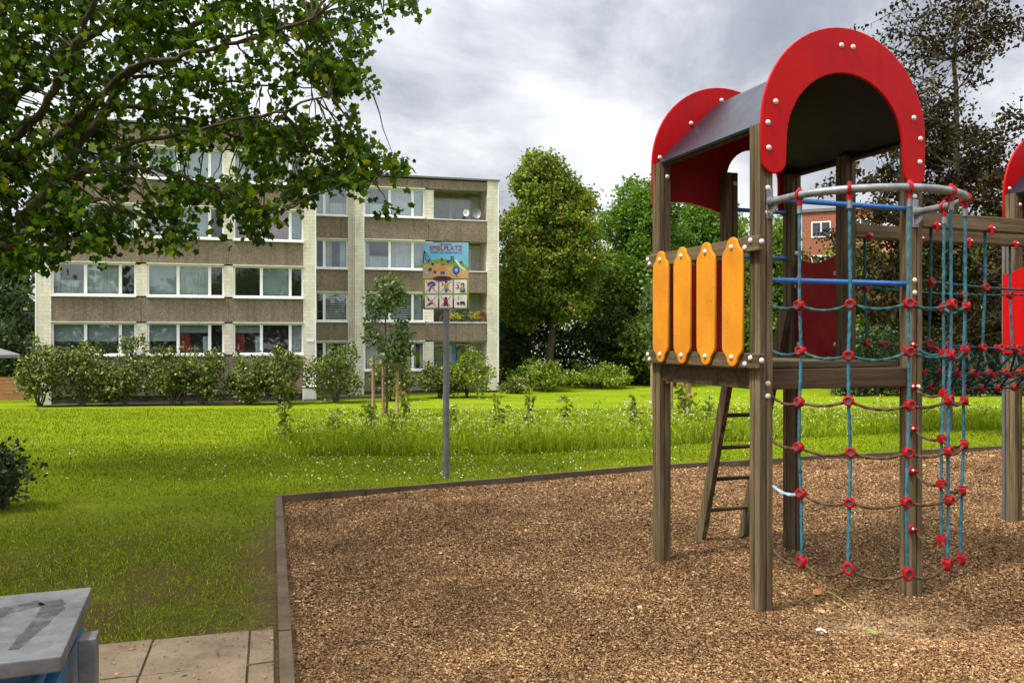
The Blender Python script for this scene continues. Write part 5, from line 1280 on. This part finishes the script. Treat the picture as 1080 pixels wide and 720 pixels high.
smear([(-.26, -.27), (-.15, -.15), (-.02, .0), (.08, .12), (.17, .17)], [.014, .016, .026, .04, .03])
smear([(.19, .18), (.21, .10), (.19, -.06), (.17, -.20)], [.034, .03, .024, .012])
smear([(-.28, .05), (-.24, -.08), (-.25, -.2)], [.016, .02, .012])
mb = MB(); bm = bmesh.new(); bmesh.ops.create_cube(bm, size=1)
bmesh.ops.scale(bm, vec=(.53, .53, .74), verts=bm.verts); bmesh.ops.translate(bm, vec=(0, 0, .485), verts=bm.verts)
bmesh.ops.bevel(bm, geom=[e for e in bm.edges], offset=.05, segments=3, affect='EDGES')
bmesh.ops.subdivide_edges(bm, edges=bm.edges[:], cuts=2)
for v_ in bm.verts: v_.co += Vector((math.sin(v_.co.z*23+v_.co.y*9), math.sin(v_.co.z*19+v_.co.x*11), 0))*.006
bm.verts.index_update(); mb.add([v_.co[:] for v_ in bm.verts], [[v_.index for v_ in f_.verts] for f_ in bm.faces]); bm.free()
mb.build('liner', plain('blue_liner', (.012, .10, .2), .4, 0, .3, 8), BN, True)
for s in (-1, 1):
    mb = MB(); mb.cbox(s*(H2+.024)-.022, s*(H2+.024)+.022, -.04, .03, -.1, .85, .004); mb.build('post', zinc, BN)
mb = MB(); mb.cbox(-H2+.03, H2-.03, -H2+.03, H2-.03, .0, .09, .01); mb.build('base', M['pole'], BN)

def gp(px, py, z=-.04): d = (EYE-z)*F/(py-HZ); return Vector(((px-540)/F*d, d, z))
def twig(name, label, cat, a, b, r_, mat, bend=.03):
    A, B = gp(*a), gp(*b); A.z = float(bed_z(A.x, A.y))+.016; B.z = float(bed_z(B.x, B.y))+.016; o_ = A.copy(); pts = []
    d = (B-A); nn = Vector((-d.y, d.x, 0)).normalized()
    for i in range(9): t = i/8; pts.append(A+d*t+nn*bend*4*t*(1-t)+Vector((0, 0, .01*math.sin(t*3.1)))-o_)
    mb = MB(); mb.tube(pts, [r_*(1-.05*i) for i in range(9)], 6); o = mb.build(name, mat, None, True); o.location = o_; tag(o, label, cat); return o
twig('stem', 'long yellow green plant stem lying on the chips before the net', 'plant stem', (873, 629), (905, 655), .004, plain('pale_stem', (.35, .34, .06), .6), .015)
twig('plastic_stick', 'short neon green stick on the chips in front of the tower', 'stick', (915, 670), (925, 675), .006, plain('neon_green', (.2, .7, .03), .5), 0)
twig('paper_scrap', 'tiny white scrap on the chips near the front post', 'litter', (861, 675), (872, 677), .007, M['white'], .004)
twig('twig', 'dark bare twig lying on the open chips left of the tower', 'twig', (367, 684), (399, 677), .006, M['bark'], .012)
LB = [(858, 633, 'rust orange dead leaf on the chips beside the pale stem', (.4, .14, .03)), (866, 638, 'dull green leaf on the chips under the pale stem', (.10, .13, .03)), (881, 642, 'olive leaf curled against the pale stem', (.16, .18, .04)), (868, 655, 'straw coloured dry leaf left of the neon stick', (.42, .30, .14)), (320, 616, 'small yellow leaf on the chips by the left edging', (.5, .33, .04)), (318, 637, 'pale dry leaf on the chips below the small yellow leaf', (.5, .42, .3)), (516, 707, 'yellow petal on the chips at the bottom middle', (.7, .5, .02)), (513, 661, 'pale chip-coloured leaf in the open middle of the bed', (.5, .36, .24))]
for i, (px, py, lab, cc_) in enumerate(LB):
    p = gp(px, py); p.z = float(bed_z(p.x, p.y))+.02; s_ = .055 if i < 4 else .035
    v = leaf_verts(np.array([[0, 0, 0.]]), s_, s_*.7, OVAL, 0, 6); o = np_mesh('fallen_leaf', v, 6, plain('dry_leaf_%s' % 'abcdefgh'[i], cc_, .7)); o.location = p; tag(o, lab, 'leaf', 'fallen leaves on the chips')
